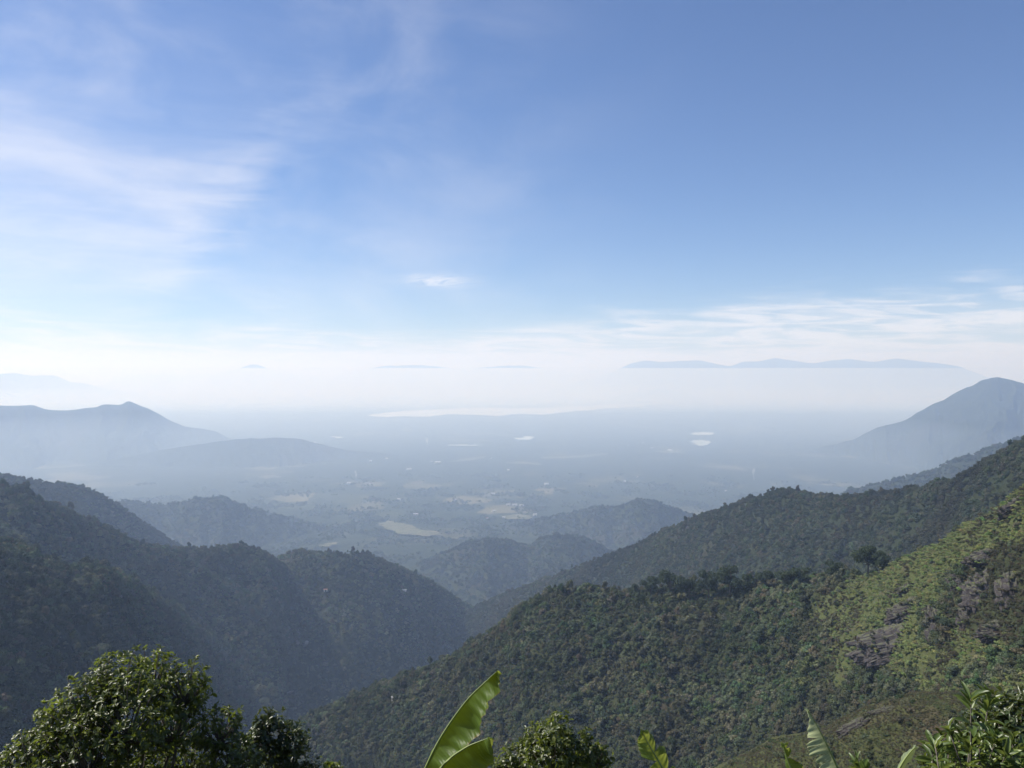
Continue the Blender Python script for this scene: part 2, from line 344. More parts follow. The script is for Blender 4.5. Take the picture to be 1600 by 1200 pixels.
# the hillside the camera stands on
def hillside():
    rs = np.concatenate([[0.01], np.geomspace(0.6, 520, 90)]); an = np.linspace(-math.pi, math.pi, 180, endpoint=False)
    A_, R_ = np.meshgrid(an, rs, indexing='ij'); x = R_ * np.sin(A_); y = R_ * np.cos(A_)
    q = np.maximum(y - 1.3, 0)
    z = -1.65 - 0.62 * (np.sqrt(q * q + 1) - 1) - 0.30 * np.minimum(q, 9) - np.maximum(q - 60, 0) * 0.12
    z = z + fbm(x / 4, y / 4, 31, 4) * 0.35 * np.clip(R_ / 5, 0, 1) + fbm(x / 40, y / 40, 33, 4) * 5 * np.clip(R_ / 60, 0, 1)
    z = np.where(y < 0, z + np.minimum(-y, 40) * 0.25 * np.clip((-y - 2) / 4, 0, 1), z)
    nA, nR = A_.shape
    i = np.arange(nA)[:, None]; j = np.arange(nR - 1)[None]; i2 = (i + 1) % nA
    f = np.stack([i * nR + j, i2 * nR + j, i2 * nR + j + 1, i * nR + j + 1], -1).reshape(-1, 4)
    o = mesh_obj('ground', np.stack([x, y, z], -1).reshape(-1, 3), f[:, ::-1], M_grass, smooth=True)
    tag(o, kind='structure')
hillside()
def ground_z(x, y):
    q = max(y - 1.3, 0)
    return -1.65 - 0.62 * (math.sqrt(q * q + 1) - 1) - 0.30 * min(q, 9)

# ------------------------------------------------------------------ water on the plain
def water_material():
    m, t, b = mat('lake_water')
    b.inputs['Base Color'].default_value = (0.16, 0.19, 0.20, 1); b.inputs['Roughness'].default_value = 0.06; b.inputs['IOR'].default_value = 1.33
    co = t.new('ShaderNodeNewGeometry').outputs['Position']
    bp = t.new('ShaderNodeBump'); bp.inputs['Strength'].default_value = 0.05; bp.inputs['Distance'].default_value = 1
    t.put(bp.inputs['Height'], t.noise(co, 0.02, 4)); t.put(b.inputs['Normal'], bp.outputs[0])
    return m
M_water = water_material()
def on_plain(px, py, dz=0.0):
    x, y, z = ray(px, py)
    k = (FLOOR + dz) / z
    return float(x * k), float(y * k), FLOOR + dz
def flat_patch(name, outline, material, dz, jit=0.0, seed=0):
    pts = np.array([on_plain(px, py, dz) for px, py in outline])
    out = []
    n = len(pts)
    for i in range(n):                       # ragged shore
        p, q = pts[i], pts[(i + 1) % n]
        L = np.hypot(*(q - p)[:2]); k = 14
        for j in range(k):
            u = j / k; c = p + (q - p) * u
            nx, ny = -(q - p)[1] / (L + 1e-6), (q - p)[0] / (L + 1e-6)
            h = float(fbm(np.array([i + u + seed]), np.array([seed * 1.7]), seed, 4)[0]) * jit * math.sin(math.pi * u)
            out.append((c[0] + nx * h, c[1] + ny * h, c[2]))
    o = mesh_obj(name, out, [list(range(len(out)))[::-1]], material)
    me = o.data
    if me.polygons[0].normal.z < 0: me.flip_normals()
    return o
lk = flat_patch('lake', [(574, 649), (600, 645), (640, 641.5), (680, 640), (720, 637.5), (760, 637), (800, 638), (850, 637.5), (890, 634.5), (930, 633), (955, 631.5), (985, 632), (1008, 631.5), (1012, 633), (985, 636), (960, 637.5), (930, 640), (890, 643), (850, 648), (810, 646.5), (780, 650), (740, 648), (700, 647), (670, 651), (630, 650), (605, 652)], M_water, 3.0, 160, 3)
tag(lk, kind='structure')
for i, ol in enumerate([[(1076, 690), (1086, 687.5), (1100, 687), (1110, 690), (1107, 695), (1092, 696.5), (1080, 694)],
                        [(1078, 677), (1095, 674.5), (1115, 676), (1112, 679.5), (1090, 680)],
                        [(804, 685), (818, 681), (836, 683), (832, 686), (812, 687)],
                        [(702, 694.5), (728, 694), (748, 695), (746, 696.2), (715, 696)],
                        [(517, 683), (530, 682), (537, 684), (525, 685)]]):
    tag(flat_patch('pond', ol, M_water, 3.0, 150, 11 + i), kind='structure')
def field_material():
    m, t, b = mat('bare_fields')
    co = t.new('ShaderNodeNewGeometry').outputs['Position']
    n = t.noise(co, 0.006, 6, 0.7); n2 = t.noise(co, 0.03, 4, 0.6)
    c = t.ramp(n, [(0.35, (0.10, 0.11, 0.055)), (0.5, (0.085, 0.083, 0.044)), (0.65, (0.145, 0.13, 0.082))])
    c = t.mix(t.step(n2, 0.48, 0.6, 0, 0.8), c, (0.04, 0.05, 0.02))
    t.put(b.inputs['Base Color'], c); b.inputs['Roughness'].default_value = 1
    return m
M_field = field_material()
for i, ol in enumerate([[(588, 817), (605, 813), (632, 818), (650, 826), (680, 829), (695, 836), (668, 838), (640, 835), (615, 830), (600, 823)],
                        [(498, 852), (512, 848), (534, 846), (530, 851), (512, 854)],
                        [(845, 714), (880, 712.5), (920, 710.5), (950, 708), (948, 711), (920, 714), (885, 716), (850, 717)],
                        [(788, 722), (815, 720.5), (845, 724), (842, 727), (810, 725)],
                        [(555, 760), (566, 758.5), (575, 760), (566, 762)],
                        [(757, 773), (770, 769), (778, 770), (768, 776)],
                        [(690, 722), (720, 717), (760, 712), (755, 716), (720, 721)],
                        [(780, 806), (810, 803), (835, 806), (825, 811), (795, 811)],
                        [(1020, 705), (1060, 703), (1075, 706), (1040, 708)],
                        [(400, 745), (430, 742), (440, 746), (415, 748)]]):
    tag(flat_patch('field', ol, M_field, 2.0, 60, 31 + i), kind='structure')

# ------------------------------------------------------------------ haze: even air over everything, and a denser low bank lying beyond the lake
HAZE_TOP = 460.0
HAZE_K = 1.05e-4
MIST_TOP = 60.0
MIST_K = 2.6e-4
def air(name, k, z0, z1, X, color, g, y0=None, y1=None):
    m = bpy.data.materials.new(name + '_air'); m.use_nodes = True
    t = NT(m.node_tree); t.n.remove(t.n['Principled BSDF'])
    v = t.new('ShaderNodeVolumePrincipled')
    v.inputs['Color'].default_value = (*color, 1)
    v.inputs['Density'].default_value = k
    v.inputs['Anisotropy'].default_value = g
    v.inputs['Absorption Color'].default_value = (1, 1, 1, 1)
    t.l.new(v.outputs[0], t.n['Material Output'].inputs['Volume'])
    vs = [(sx * X, y, z) for z, f in ((z0, y0), (z1, y1)) for y in (-X if f is None else f, X) for sx in (-1, 1)]
    fs = [(0, 2, 3, 1), (4, 5, 7, 6), (0, 1, 5, 4), (2, 6, 7, 3), (0, 4, 6, 2), (1, 3, 7, 5)]
    o = mesh_obj(name, vs, fs, m); tag(o, kind='stuff')
air('haze', HAZE_K, FLOOR - 30, HAZE_TOP, 120000.0, (0.52, 0.69, 1.0), 0.2)
air('mist', 1.15e-4, FLOOR - 27, -500.0, 118000.0, (0.62, 0.78, 1.0), 0.2, 3000.0, 6300.0)
air('mist', MIST_K, FLOOR - 25, MIST_TOP, 119000.0, (0.80, 0.90, 1.0), 0.2, 16500.0, 22500.0)

# ------------------------------------------------------------------ forest: prototypes
def leaf_far_material():
    m, t, b = mat('forest_leaves')
    at_ = t.new('ShaderNodeAttribute', attribute_type='INSTANCER', attribute_name='tint')
    co = t.new('ShaderNodeTexCoord').outputs['Object']
    n = t.noise(co, 5.0, 3, 0.6)
    c = t.mix(t.step(n, 0.3, 0.7, 0.0, 0.55), at_.outputs['Color'], (0.02, 0.03, 0.012))
    t.put(b.inputs['Base Color'], c); b.inputs['Roughness'].default_value = 0.75
    b.inputs['Specular IOR Level'].default_value = 0.25
    tr = t.new('ShaderNodeBsdfTranslucent'); t.put(tr.inputs[0], t.mix(0.5, c, (0.08, 0.12, 0.02), 'MIX'))
    mx = t.new('ShaderNodeMixShader'); mx.inputs[0].default_value = 0.18
    t.l.new(b.outputs[0], mx.inputs[1]); t.l.new(tr.outputs[0], mx.inputs[2])
    t.l.new(mx.outputs[0], t.n['Material Output'].inputs[0])
    return m
M_leaf = leaf_far_material()
def bark_material():
    m, t, b = mat('bark')
    co = t.new('ShaderNodeTexCoord').outputs['Object']
    n = t.noise(co, 14, 5, 0.65)
    t.put(b.inputs['Base Color'], t.ramp(n, [(0.3, (0.05, 0.042, 0.034)), (0.7, (0.16, 0.14, 0.115))])); b.inputs['Roughness'].default_value = 0.95
    return m
M_bark = bark_material()
_ico = {}
def ico(sub):
    if sub not in _ico:
        import bmesh
        bm = bmesh.new(); bmesh.ops.create_icosphere(bm, subdivisions=sub, radius=1)
        _ico[sub] = (np.array([v.co[:] for v in bm.verts]), np.array([[v.index for v in f.verts] for f in bm.faces])); bm.free()
    return _ico[sub]
def n3(p, seed):        # cheap 3-D noise from three planar slices
    return (gnoise(p[:, 0], p[:, 1], seed) + gnoise(p[:, 1] + 9.1, p[:, 2], seed + 1) + gnoise(p[:, 2] + 4.7, p[:, 0], seed + 2)) / 1.6
def crown_arrays(seed, lobes, nleaf, leaf, sub=2, core=0.8):
    """lobes: (cx, cy, cz, rx, rz). Lumpy cores with leaf clumps standing off them."""
    g = np.random.default_rng(seed)
    V, F = [], []; n0 = 0
    iv, fi = ico(sub)
    area = np.array([r * r for *_, r, _h in lobes]); cnt = np.maximum(4, nleaf * area / area.sum()).astype(int)
    for (cx, cy, cz, r, h), k in zip(lobes, cnt):
        p = iv * (1 + 0.30 * n3(iv * 2.3 + seed * 3.1 + cx * 7, seed)[:, None])
        V.append(p * np.array([r, r, h]) * core + (cx, cy, cz)); F.append(fi + n0); n0 += len(p)
        d = g.normal(size=(k, 3)); d[:, 2] = np.abs(d[:, 2]) - 0.3; d /= np.linalg.norm(d, axis=1)[:, None]
        rad = (0.72 + 0.46 * g.random(k))[:, None]
        c = d * rad * np.array([r, r, h]) + (cx, cy, cz)
        nn = d + g.normal(size=(k, 3)) * 0.55; nn /= np.linalg.norm(nn, axis=1)[:, None]
        u = np.cross(nn, g.normal(size=(k, 3))); u /= np.linalg.norm(u, axis=1)[:, None]; v_ = np.cross(nn, u)
        sz = (leaf * (0.6 + 0.8 * g.random(k)))[:, None]
        q = np.stack([c - u * sz, c + v_ * sz * 0.7 + nn * sz * .25, c + u * sz, c - v_ * sz * 0.7 + nn * sz * .2], 1).reshape(-1, 3)
        V.append(q); b = np.arange(k)[:, None] * 4 + n0
        F.append(np.concatenate([b + np.array([[0, 1, 2]]), b + np.array([[0, 2, 3]])])); n0 += 4 * k
    return np.concatenate(V), np.concatenate(F)
def random_lobes(g, n, spread, rlo, rhi, z0, z1, flat=0.85):
    L = []
    for i in range(n):
        a_ = g.random() * 6.28; r = spread * math.sqrt(g.random()); zz_ = z0 + (z1 - z0) * g.random() * (1 - 0.5 * (r / max(spread, .01)))
        q = rlo + (rhi - rlo) * g.random(); L.append((r * math.cos(a_), r * math.sin(a_), zz_, q, q * flat))
    return L
def proto_mesh(name, V, F, trunk=None):
    me = bpy.data.meshes.new(name); me.from_pydata(V.tolist(), [], F.tolist()); me.materials.append(M_leaf)
    me.update(); return me
PROTO = {'tree': [], 'tall': [], 'shrub': []}
for i in range(6):
    g = np.random.default_rng(100 + i)
    PROTO['tree'].append(proto_mesh('bushy_tree', *crown_arrays(i, random_lobes(g, 9 + i % 4, 0.44, 0.12, 0.30, 0.22, 0.9), 760, 0.05, core=0.66)))
def tube(pts, rad, n=7):
    pts = [Vector(p) for p in pts]; V, F = [], []
    for k, p in enumerate(pts):
        d = (pts[min(k + 1, len(pts) - 1)] - pts[max(k - 1, 0)]).normalized()
        a_ = d.orthogonal().normalized(); b_ = d.cross(a_)
        for j in range(n):
            an = 2 * math.pi * j / n; V.append(p + (a_ * math.cos(an) + b_ * math.sin(an)) * rad[k])
    for k in range(len(pts) - 1):
        for j in range(n):
            F.append((k * n + j, k * n + (j + 1) % n, (k + 1) * n + (j + 1) % n, (k + 1) * n + j))
    F.append(tuple(range((len(pts) - 1) * n, len(pts) * n)))
    return V, F
def merge(parts):
    V, F = [], []
    for v, f in parts:
        n0 = len(V); V += [tuple(q) for q in v]; F += [tuple(int(i) + n0 for i in q) for q in f]
    return V, F
for i in range(3):
    g = np.random.default_rng(200 + i)
    L = random_lobes(g, 9, 0.27, 0.12, 0.22, 0.42, 0.92, 0.8)
    PROTO['tall'].append(proto_mesh('tall_tree', *crown_arrays(50 + i, L, 900, 0.034, core=0.7)))
    me = PROTO['tall'][-1]
for i in range(4):
    g = np.random.default_rng(300 + i)
    PROTO['shrub'].append(proto_mesh('low_shrub', *crown_arrays(80 + i, random_lobes(g, 7, 0.5, 0.12, 0.28, 0.02, 0.24, 0.75), 460, 0.055, core=0.66)))

COLLS = {}
for k, ms in PROTO.items():
    c = bpy.data.collections.new('proto_' + k)
    for i, me in enumerate(ms):
        o = bpy.data.objects.new('%s_%02d' % (me.name.split('.')[0], i), me); c.objects.link(o)
    COLLS[k] = c

_groups = {}
def scatter_group(kind):
    if kind in _groups: return _groups[kind]
    ng = bpy.data.node_groups.new('scatter_' + kind, 'GeometryNodeTree')
    ng.interface.new_socket('Geometry', in_out='INPUT', socket_type='NodeSocketGeometry')
    ng.interface.new_socket('Geometry', in_out='OUTPUT', socket_type='NodeSocketGeometry')
    N = ng.nodes; L = ng.links
    gi = N.new('NodeGroupInput'); go = N.new('NodeGroupOutput')
    mp = N.new('GeometryNodeMeshToPoints'); L.new(gi.outputs[0], mp.inputs[0])
    ip = N.new('GeometryNodeInstanceOnPoints'); L.new(mp.outputs[0], ip.inputs['Points'])
    ci = N.new('GeometryNodeCollectionInfo'); ci.inputs[0].default_value = COLLS[kind]
    ci.inputs['Separate Children'].default_value = True; ci.inputs['Reset Children'].default_value = True
    L.new(ci.outputs[0], ip.inputs['Instance']); ip.inputs['Pick Instance'].default_value = True
    def na(name, ty):
        n = N.new('GeometryNodeInputNamedAttribute'); n.data_type = ty; n.inputs[0].default_value = name; return n.outputs[0]
    L.new(na('pick', 'INT'), ip.inputs['Instance Index'])
    er = N.new('FunctionNodeEulerToRotation'); L.new(na('spin', 'FLOAT_VECTOR'), er.inputs[0]); L.new(er.outputs[0], ip.inputs['Rotation'])
    L.new(na('size', 'FLOAT_VECTOR'), ip.inputs['Scale'])
    L.new(ip.outputs[0], go.inputs[0])
    _groups[kind] = ng
    return ng
def scatter(name, kind, pos, size, spin, tint, pick):
    me = bpy.data.meshes.new(name); me.vertices.add(len(pos))
    me.vertices.foreach_set('co', np.asarray(pos, np.float32).ravel())
    for nm, ty, ar, key in (('size', 'FLOAT_VECTOR', size, 'vector'), ('spin', 'FLOAT_VECTOR', spin, 'vector')):
        me.attributes.new(nm, ty, 'POINT').data.foreach_set(key, np.asarray(ar, np.float32).ravel())
    col = np.concatenate([tint, np.ones((len(tint), 1))], 1)
    me.attributes.new('tint', 'FLOAT_COLOR', 'POINT').data.foreach_set('color', col.astype(np.float32).ravel())
    me.attributes.new('pick', 'INT', 'POINT').data.foreach_set('value', np.asarray(pick, np.int32))
    o = bpy.data.objects.new(name, me); link(o)
    md = o.modifiers.new('scatter', 'NODES'); md.node_group = scatter_group(kind)
    tag(o, kind='stuff'); return o

GREENS = np.array([(0.040, 0.062, 0.024), (0.052, 0.075, 0.030), (0.034, 0.052, 0.024), (0.070, 0.082, 0.036), (0.052, 0.062, 0.038), (0.095, 0.088, 0.052), (0.085, 0.105, 0.055), (0.11, 0.115, 0.07)])
GRASS = np.array([(0.155, 0.176, 0.062), (0.13, 0.158, 0.056), (0.175, 0.19, 0.075), (0.12, 0.132, 0.056), (0.10, 0.14, 0.044)])  * 1.75
BROWN = np.array([(0.092, 0.080, 0.046), (0.080, 0.070, 0.042), (0.105, 0.092, 0.056), (0.078, 0.078, 0.042)])
def soft_mix(a_, b_, f, lo, hi, g):
    k = np.clip((f - lo) / (hi - lo), 0, 1) * (0.55 + 0.45 * g.random(len(f)))
    return a_ * (1 - k[:, None]) + b_ * k[:, None]
def sample(key, spacing, d_lo, d_hi, margin=70, g=rng, below=1300):
    H = HILLS[key]; X, Y, Z, O = H['x'], H['y'], H['z'], H['off']
    P = np.stack([X, Y, Z], -1)
    e1 = P[1:, :-1] - P[:-1, :-1]; e2 = P[:-1, 1:] - P[:-1, :-1]
    ar = np.linalg.norm(np.cross(e1, e2), axis=-1)
    oc = O[:-1, :-1]; ok = (oc >= d_lo) & (oc <= d_hi)
    px, py = project(X[:-1, :-1], Y[:-1, :-1], Z[:-1, :-1])
    ok &= (px > -margin) & (px < 1600 + margin) & (py < below)
    ar = np.where(ok, ar, 0).ravel()
    n = int(ar.sum() / spacing ** 2)
    c = g.choice(len(ar), n, p=ar / ar.sum()); i, j = np.unravel_index(c, oc.shape)
    u = g.random(n)[:, None]; v = g.random(n)[:, None]
    p = (P[i, j] * (1 - u) + P[i + 1, j] * u) * (1 - v) + (P[i, j + 1] * (1 - u) + P[i + 1, j + 1] * u) * v
    off = O[i, j]; sample.g = H['g'][i, j]
    px, py = project(p[:, 0], p[:, 1], p[:, 2])
    return p, off, px, py
def tints(n, pal, g=rng, var=0.25, idx=None):
    var = var * 0.8
    k = g.integers(0, len(pal), n) if idx is None else idx
    return pal[k] * (1 + var * (g.random((n, 1)) * 2 - 1)) * (1 + 0.08 * g.normal(size=(n, 3)))
def dress(n, w_lo, w_hi, h_ratio, kind, g=rng):
    wd = w_lo + (w_hi - w_lo) * g.random(n) ** 1.6
    hh = wd * (h_ratio[0] + (h_ratio[1] - h_ratio[0]) * g.random(n))
    size = np.stack([wd, wd * (0.85 + 0.3 * g.random(n)), hh], -1)
    spin = np.stack([g.normal(size=n) * 0.07, g.normal(size=n) * 0.07, g.random(n) * 6.28], -1)
    return size, spin, g.integers(0, len(PROTO[kind]), n)
def poly_mask(px, py, poly):
    poly = np.array(poly, float); inside = np.zeros(len(px), bool)
    x0, y0 = poly[-1]
    for x1, y1 in poly:
        c = ((y1 > py) != (y0 > py)) & (px < (x0 - x1) * (py - y1) / (y0 - y1 + 1e-9) + x1)
        inside ^= c; x0, y0 = x1, y1
    return inside

# --- forests on the middle hills
def wood(key, spacing, w_lo, w_hi, d_lo, d_hi, seed, drop=None, name='forest', clump=60.0, pal=GREENS, gain=1.0):
    g = np.random.default_rng(seed)
    p, off, px, py = sample(key, spacing, d_lo, d_hi, g=g)
    n1 = fbm(p[:, 0] / clump, p[:, 1] / clump, seed, 4)
    gv = sample.g
    keep = g.random(len(p)) < np.clip(0.84 + 1.3 * n1 - 0.3 * gv, 0.45, 1)
    keep &= p[:, 2] > FLOOR + 1
    p, off, n1, gv = p[keep], off[keep], n1[keep], gv[keep]
    size, spin, pick = dress(len(p), w_lo, w_hi, (0.75, 1.25), 'tree', g)
    size *= np.clip(1 - 0.45 * gv + 0.5 * fbm(p[:, 0] / 35, p[:, 1] / 35, seed + 5, 3), 0.5, 1.6)[:, None]
    n2 = fbm(p[:, 0] / (clump * 1.7) + 31, p[:, 1] / (clump * 1.7), seed + 3, 4)
    tint = tints(len(p), pal, g, 0.3)
    tint = soft_mix(tint, tints(len(p), BROWN, g, 0.2) * 0.85, n2, 0.05, 0.45, g)
    tint = tint * gain * (1 + 1.1 * fbm(p[:, 0] / (clump * 3) + 7, p[:, 1] / (clump * 3), seed + 9, 4))[:, None].clip(0.45, 1.7)
    p = p.copy(); p[:, 2] -= 0.12 * size[:, 2]
    return scatter(name, 'tree', p, size, spin, tint, pick)
wood('leftL1', 5.8, 5, 13, -1000, 60, 501, gain=1.45)
wood('leftL0', 5.0, 3.5, 13, -620, 50, 502, gain=1.45)
wood('leftL1b', 8.0, 6, 13, -900, 60, 503, gain=1.45)
wood('leftL2', 9.0, 6, 13, -800, 60, 504)
wood('rightB', 4.4, 4.0, 10, -800, 60, 505)
for k_, s_ in (('leftH3', 16), ('midR1', 15), ('midR2', 12), ('rightB2', 14)):
    wood(k_, s_, 9, 18, -900, 60, 506 + s_)

# --- the near right-hand slope
g = np.random.default_rng(900)
ROCKY = [(1495, 905), (1530, 870), (1610, 835), (1660, 830), (1660, 1000), (1560, 1000), (1510, 985), (1490, 950)]
GRASSY = [(1600, 740), (1480, 815), (1400, 868), (1340, 900), (1290, 930), (1260, 965), (1290, 985), (1300, 1020), (1290, 1060), (1330, 1075), (1420, 1092), (1640, 1092), (1700, 900), (1700, 700)]
DARK = [[(1170, 930), (1240, 920), (1260, 960), (1240, 1010), (1190, 1060), (1140, 1110), (1090, 1150), (1060, 1120), (1110, 1030)],
        [(1480, 1060), (1530, 1030), (1600, 1005), (1660, 1000), (1660, 1040), (1560, 1060), (1490, 1085)],
        [(1440, 960), (1470, 930), (1500, 880), (1510, 900), (1490, 960), (1470, 1020), (1445, 1010)],
        [(830, 1010), (930, 940), (960, 960), (900, 1020), (850, 1090), (790, 1120)],
        [(1300, 1075), (1360, 1040), (1440, 1060), (1420, 1088), (1340, 1100)]]
def grassy_floor():
    H = HILLS['rightA']; me = H['obj'].data; me.materials.append(M_grass_bright)
    co = np.empty(len(me.vertices) * 3, np.float32); me.vertices.foreach_get('co', co); co = co.reshape(-1, 3)
    qx, qy = project(co[:, 0], co[:, 1], co[:, 2])
    qx = qx + 28 * fbm(co[:, 0] / 9, co[:, 1] / 9, 80, 3); qy = qy + 22 * fbm(co[:, 0] / 9 + 50, co[:, 1] / 9, 81, 3)
    ins = poly_mask(qx, qy, GRASSY) & ~poly_mask(qx, qy, ROCKY)
    for q in DARK: ins &= ~poly_mask(qx, qy, q)
    me.polygons.foreach_set('material_index', np.array([int(ins[pl.vertices[0]]) for pl in me.polygons], np.int32))
grassy_floor()
p, off, px, py = sample('rightA', 2.2, -420, 40, g=g, below=1290)
gv = sample.g
nz = fbm(p[:, 0] / 22, p[:, 1] / 22, 77, 4); nb = fbm(p[:, 0] / 38 + 11, p[:, 1] / 38, 78, 4)
jx = px + 28 * fbm(p[:, 0] / 9, p[:, 1] / 9, 80, 3); jy = py + 22 * fbm(p[:, 0] / 9 + 50, p[:, 1] / 9, 81, 3)
grass = poly_mask(jx, jy, GRASSY)
rocky = poly_mask(jx, jy, ROCKY)
dark = np.zeros(len(p), bool)
for q in DARK: dark |= poly_mask(jx, jy, q)
grass &= ~dark
gi_ = np.where(grass & (nz > -0.45))[0]
isbush = grass & (g.random(len(p)) < np.clip(0.10 + 0.5 * (fbm(p[:, 0] / 12, p[:, 1] / 12, 90, 3)), 0.02, .5))
tr_ = np.where((~grass & (g.random(len(p)) < np.clip(np.where(dark, 0.5, 0.36) - 0.22 * gv, 0.08, 0.7))) | (isbush & (g.random(len(p)) < 0.25)))[0]
gs = np.repeat(np.where(grass)[0], 2); p0 = p; p = p.copy()
size, spin, pick = dress(len(gs), 1.2, 3.4, (0.55, 1.15), 'shrub', g)
tt = tints(len(gs), GRASS, g, 0.25); b_ = nb[gs] > 0.14; tt[b_] = tints(int(b_.sum()), np.concatenate([BROWN, GRASS[3:]]), g, 0.2)
rk = rocky[gs]; tt[rk] = tints(int(rk.sum()), BROWN, g, 0.3) * 0.9
pg = p[gs] + g.normal(size=(len(gs), 3)) * np.array([0.9, 0.9, 0.1])
scatter('grass_and_low_scrub', 'shrub', pg, size, spin, tt, pick)
# understorey between the trees
us = np.where(~grass & (g.random(len(p)) < 0.75))[0]
size, spin, pick = dress(len(us), 2.0, 4.5, (0.7, 1.5), 'shrub', g)
tt = tints(len(us), GREENS, g, 0.3) * 1.45 + 0.004; tt = soft_mix(tt, tints(len(us), BROWN, g, 0.2) * 1.2, nb[us], 0.0, 0.35, g)
scatter('undergrowth', 'shrub', p[us], size, spin, tt, pick)
# trees
tp = p[tr_]; td = dark[tr_]; tpx, tpy = px[tr_], py[tr_]; tn = nb[tr_]; tg = grass[tr_]
size, spin, pick = dress(len(tr_), 2.6, 7.6, (0.75, 1.3), 'tree', g)
size *= np.clip(1 - 0.5 * gv[tr_] + 0.8 * fbm(tp[:, 0] / 18, tp[:, 1] / 18, 93, 3), 0.5, 1.8)[:, None]
size[tg] *= 0.6
tt = tints(len(tr_), GREENS, g, 0.3); tt = soft_mix(tt, tints(len(tr_), BROWN, g, 0.2), np.where(td, -1, tn), 0.0, 0.4, g)
tt *= 1.6 * (1 + 0.9 * fbm(tp[:, 0] / 60, tp[:, 1] / 60, 92, 4))[:, None].clip(0.5, 1.6)
tp = tp.copy(); tp[:, 2] -= 0.1 * size[:, 2]
dist = np.linalg.norm(tp, axis=1); show = size[:, 0] / dist
vis = (tpx > 5) & (tpx < 1595) & (tpy < 1185) & (off[tr_] < -4) & ~((tpx < 480) & (tpy > 1040)) & ~((tpx > 1400) & (tpy > 1060)) & ~((tpx > 1080) & (tpy > 1095)) & ~((tpx > 660) & (tpx < 980) & (tpy > 1050))
order = np.argsort(-np.where(vis, show, 0))[:280]
rest = np.ones(len(tr_), bool); rest[order] = False
scatter('forest', 'tree', tp[rest], size[rest], spin[rest], tt[rest], pick[rest])
for k in order:
    o = bpy.data.objects.new('bushy_tree', PROTO['tree'][pick[k]]); link(o)
    o.location = tp[k]; o.scale = size[k]; o.rotation_euler = spin[k]
    o['tint'] = [float(q) for q in tt[k]]
    tag(o, 'small rounded bushy tree growing in the forest of the near right-hand slope', 'tree', 'trees of the near right-hand slope')

# --- taller trees standing out of the canopy
def emergents(key, n, w_lo, w_hi, seed, far=1e9):
    g = np.random.default_rng(seed); p, off, px, py = sample(key, w_hi * 0.8, -500, 25, g=g)
    ok = np.where((fbm(p[:, 0] / 70, p[:, 1] / 70, seed, 3) > 0.02) & (p[:, 2] > FLOOR + 5) & ~((key == 'rightA') & poly_mask(px, py, GRASSY)))[0]
    c = g.choice(ok, min(n, len(ok)), replace=False); p = p[c]
    size, spin, pick = dress(n, w_lo, w_hi, (1.0, 1.7), 'tall', g); size, spin, pick = size[:len(p)], spin[:len(p)], pick[:len(p)]
    size[:, 2] *= 1.15
    scatter('forest', 'tall', p - np.array([0, 0, 0.5]), size, spin, tints(len(p), np.concatenate([GREENS, BROWN]), g, 0.3) * 1.15, pick)
emergents('rightA', 240, 4.5, 9, 601); emergents('rightB', 700, 6, 12, 602); emergents('leftL1', 700, 7, 14, 603); emergents('leftL0', 450, 6, 12, 604); emergents('leftL1b', 400, 7, 14, 605)

# --- knoll
g = np.random.default_rng(950)
p, off, px, py = sample('knoll', 0.5, -150, 15, g=g, below=1260)
size, spin, pick = dress(len(p), 0.4, 1.1, (0.3, 0.65), 'shrub', g)
nb = fbm(p[:, 0] / 12, p[:, 1] / 12, 97, 4)
tt = tints(len(p), GRASS, g, 0.25) * 0.36 + 0.012; b_ = nb + 0.12 * g.normal(size=len(p)) > -0.16; tt[b_] = tints(int(b_.sum()), BROWN, g, 0.25)
scatter('dry_grass', 'shrub', p, size, spin, tt, pick)
c_ = g.choice(len(p), 420); kb = fbm(p[c_, 0] / 9 + 3, p[c_, 1] / 9, 98, 3) > 0.02; c_ = c_[kb]
size, spin, pick = dress(len(c_), 1.2, 3.2, (0.6, 1.1), 'shrub', g)
scatter('scrub', 'shrub', p[c_], size, spin, tints(len(c_), GREENS, g, 0.3) * 1.1, pick)

# --- trees on the near plain, thinning out
g = np.random.default_rng(970)
n = 80000
r_ = np.sqrt(g.random(n) * (7000 ** 2 - 2500 ** 2) + 2500 ** 2); a_ = g.uniform(-0.62, 0.62, n)
x_, y_ = r_ * np.sin(a_), r_ * np.cos(a_)
zn = FLOOR + (fbm(x_ / 900, y_ / 900, 5, 5) * 16) * np.clip((9000 - r_) / 6000, 0, 1) * 0.6 - 10 * np.clip((9000 - r_) / 6000, 0, 1)
kp = fbm(x_ / 260, y_ / 260, 61, 4) + 0.15 * g.normal(size=n) > -0.05 + 0.5 * ((r_ - 2500) / 4500) ** 2
size, spin, pick = dress(n, 8, 20, (0.6, 0.95), 'tree', g)
scatter('woods', 'tree', np.stack([x_, y_, zn - 1], -1)[kp], size[kp], spin[kp], 1.25 * tints(n, GREENS, g, 0.3)[kp], pick[kp])

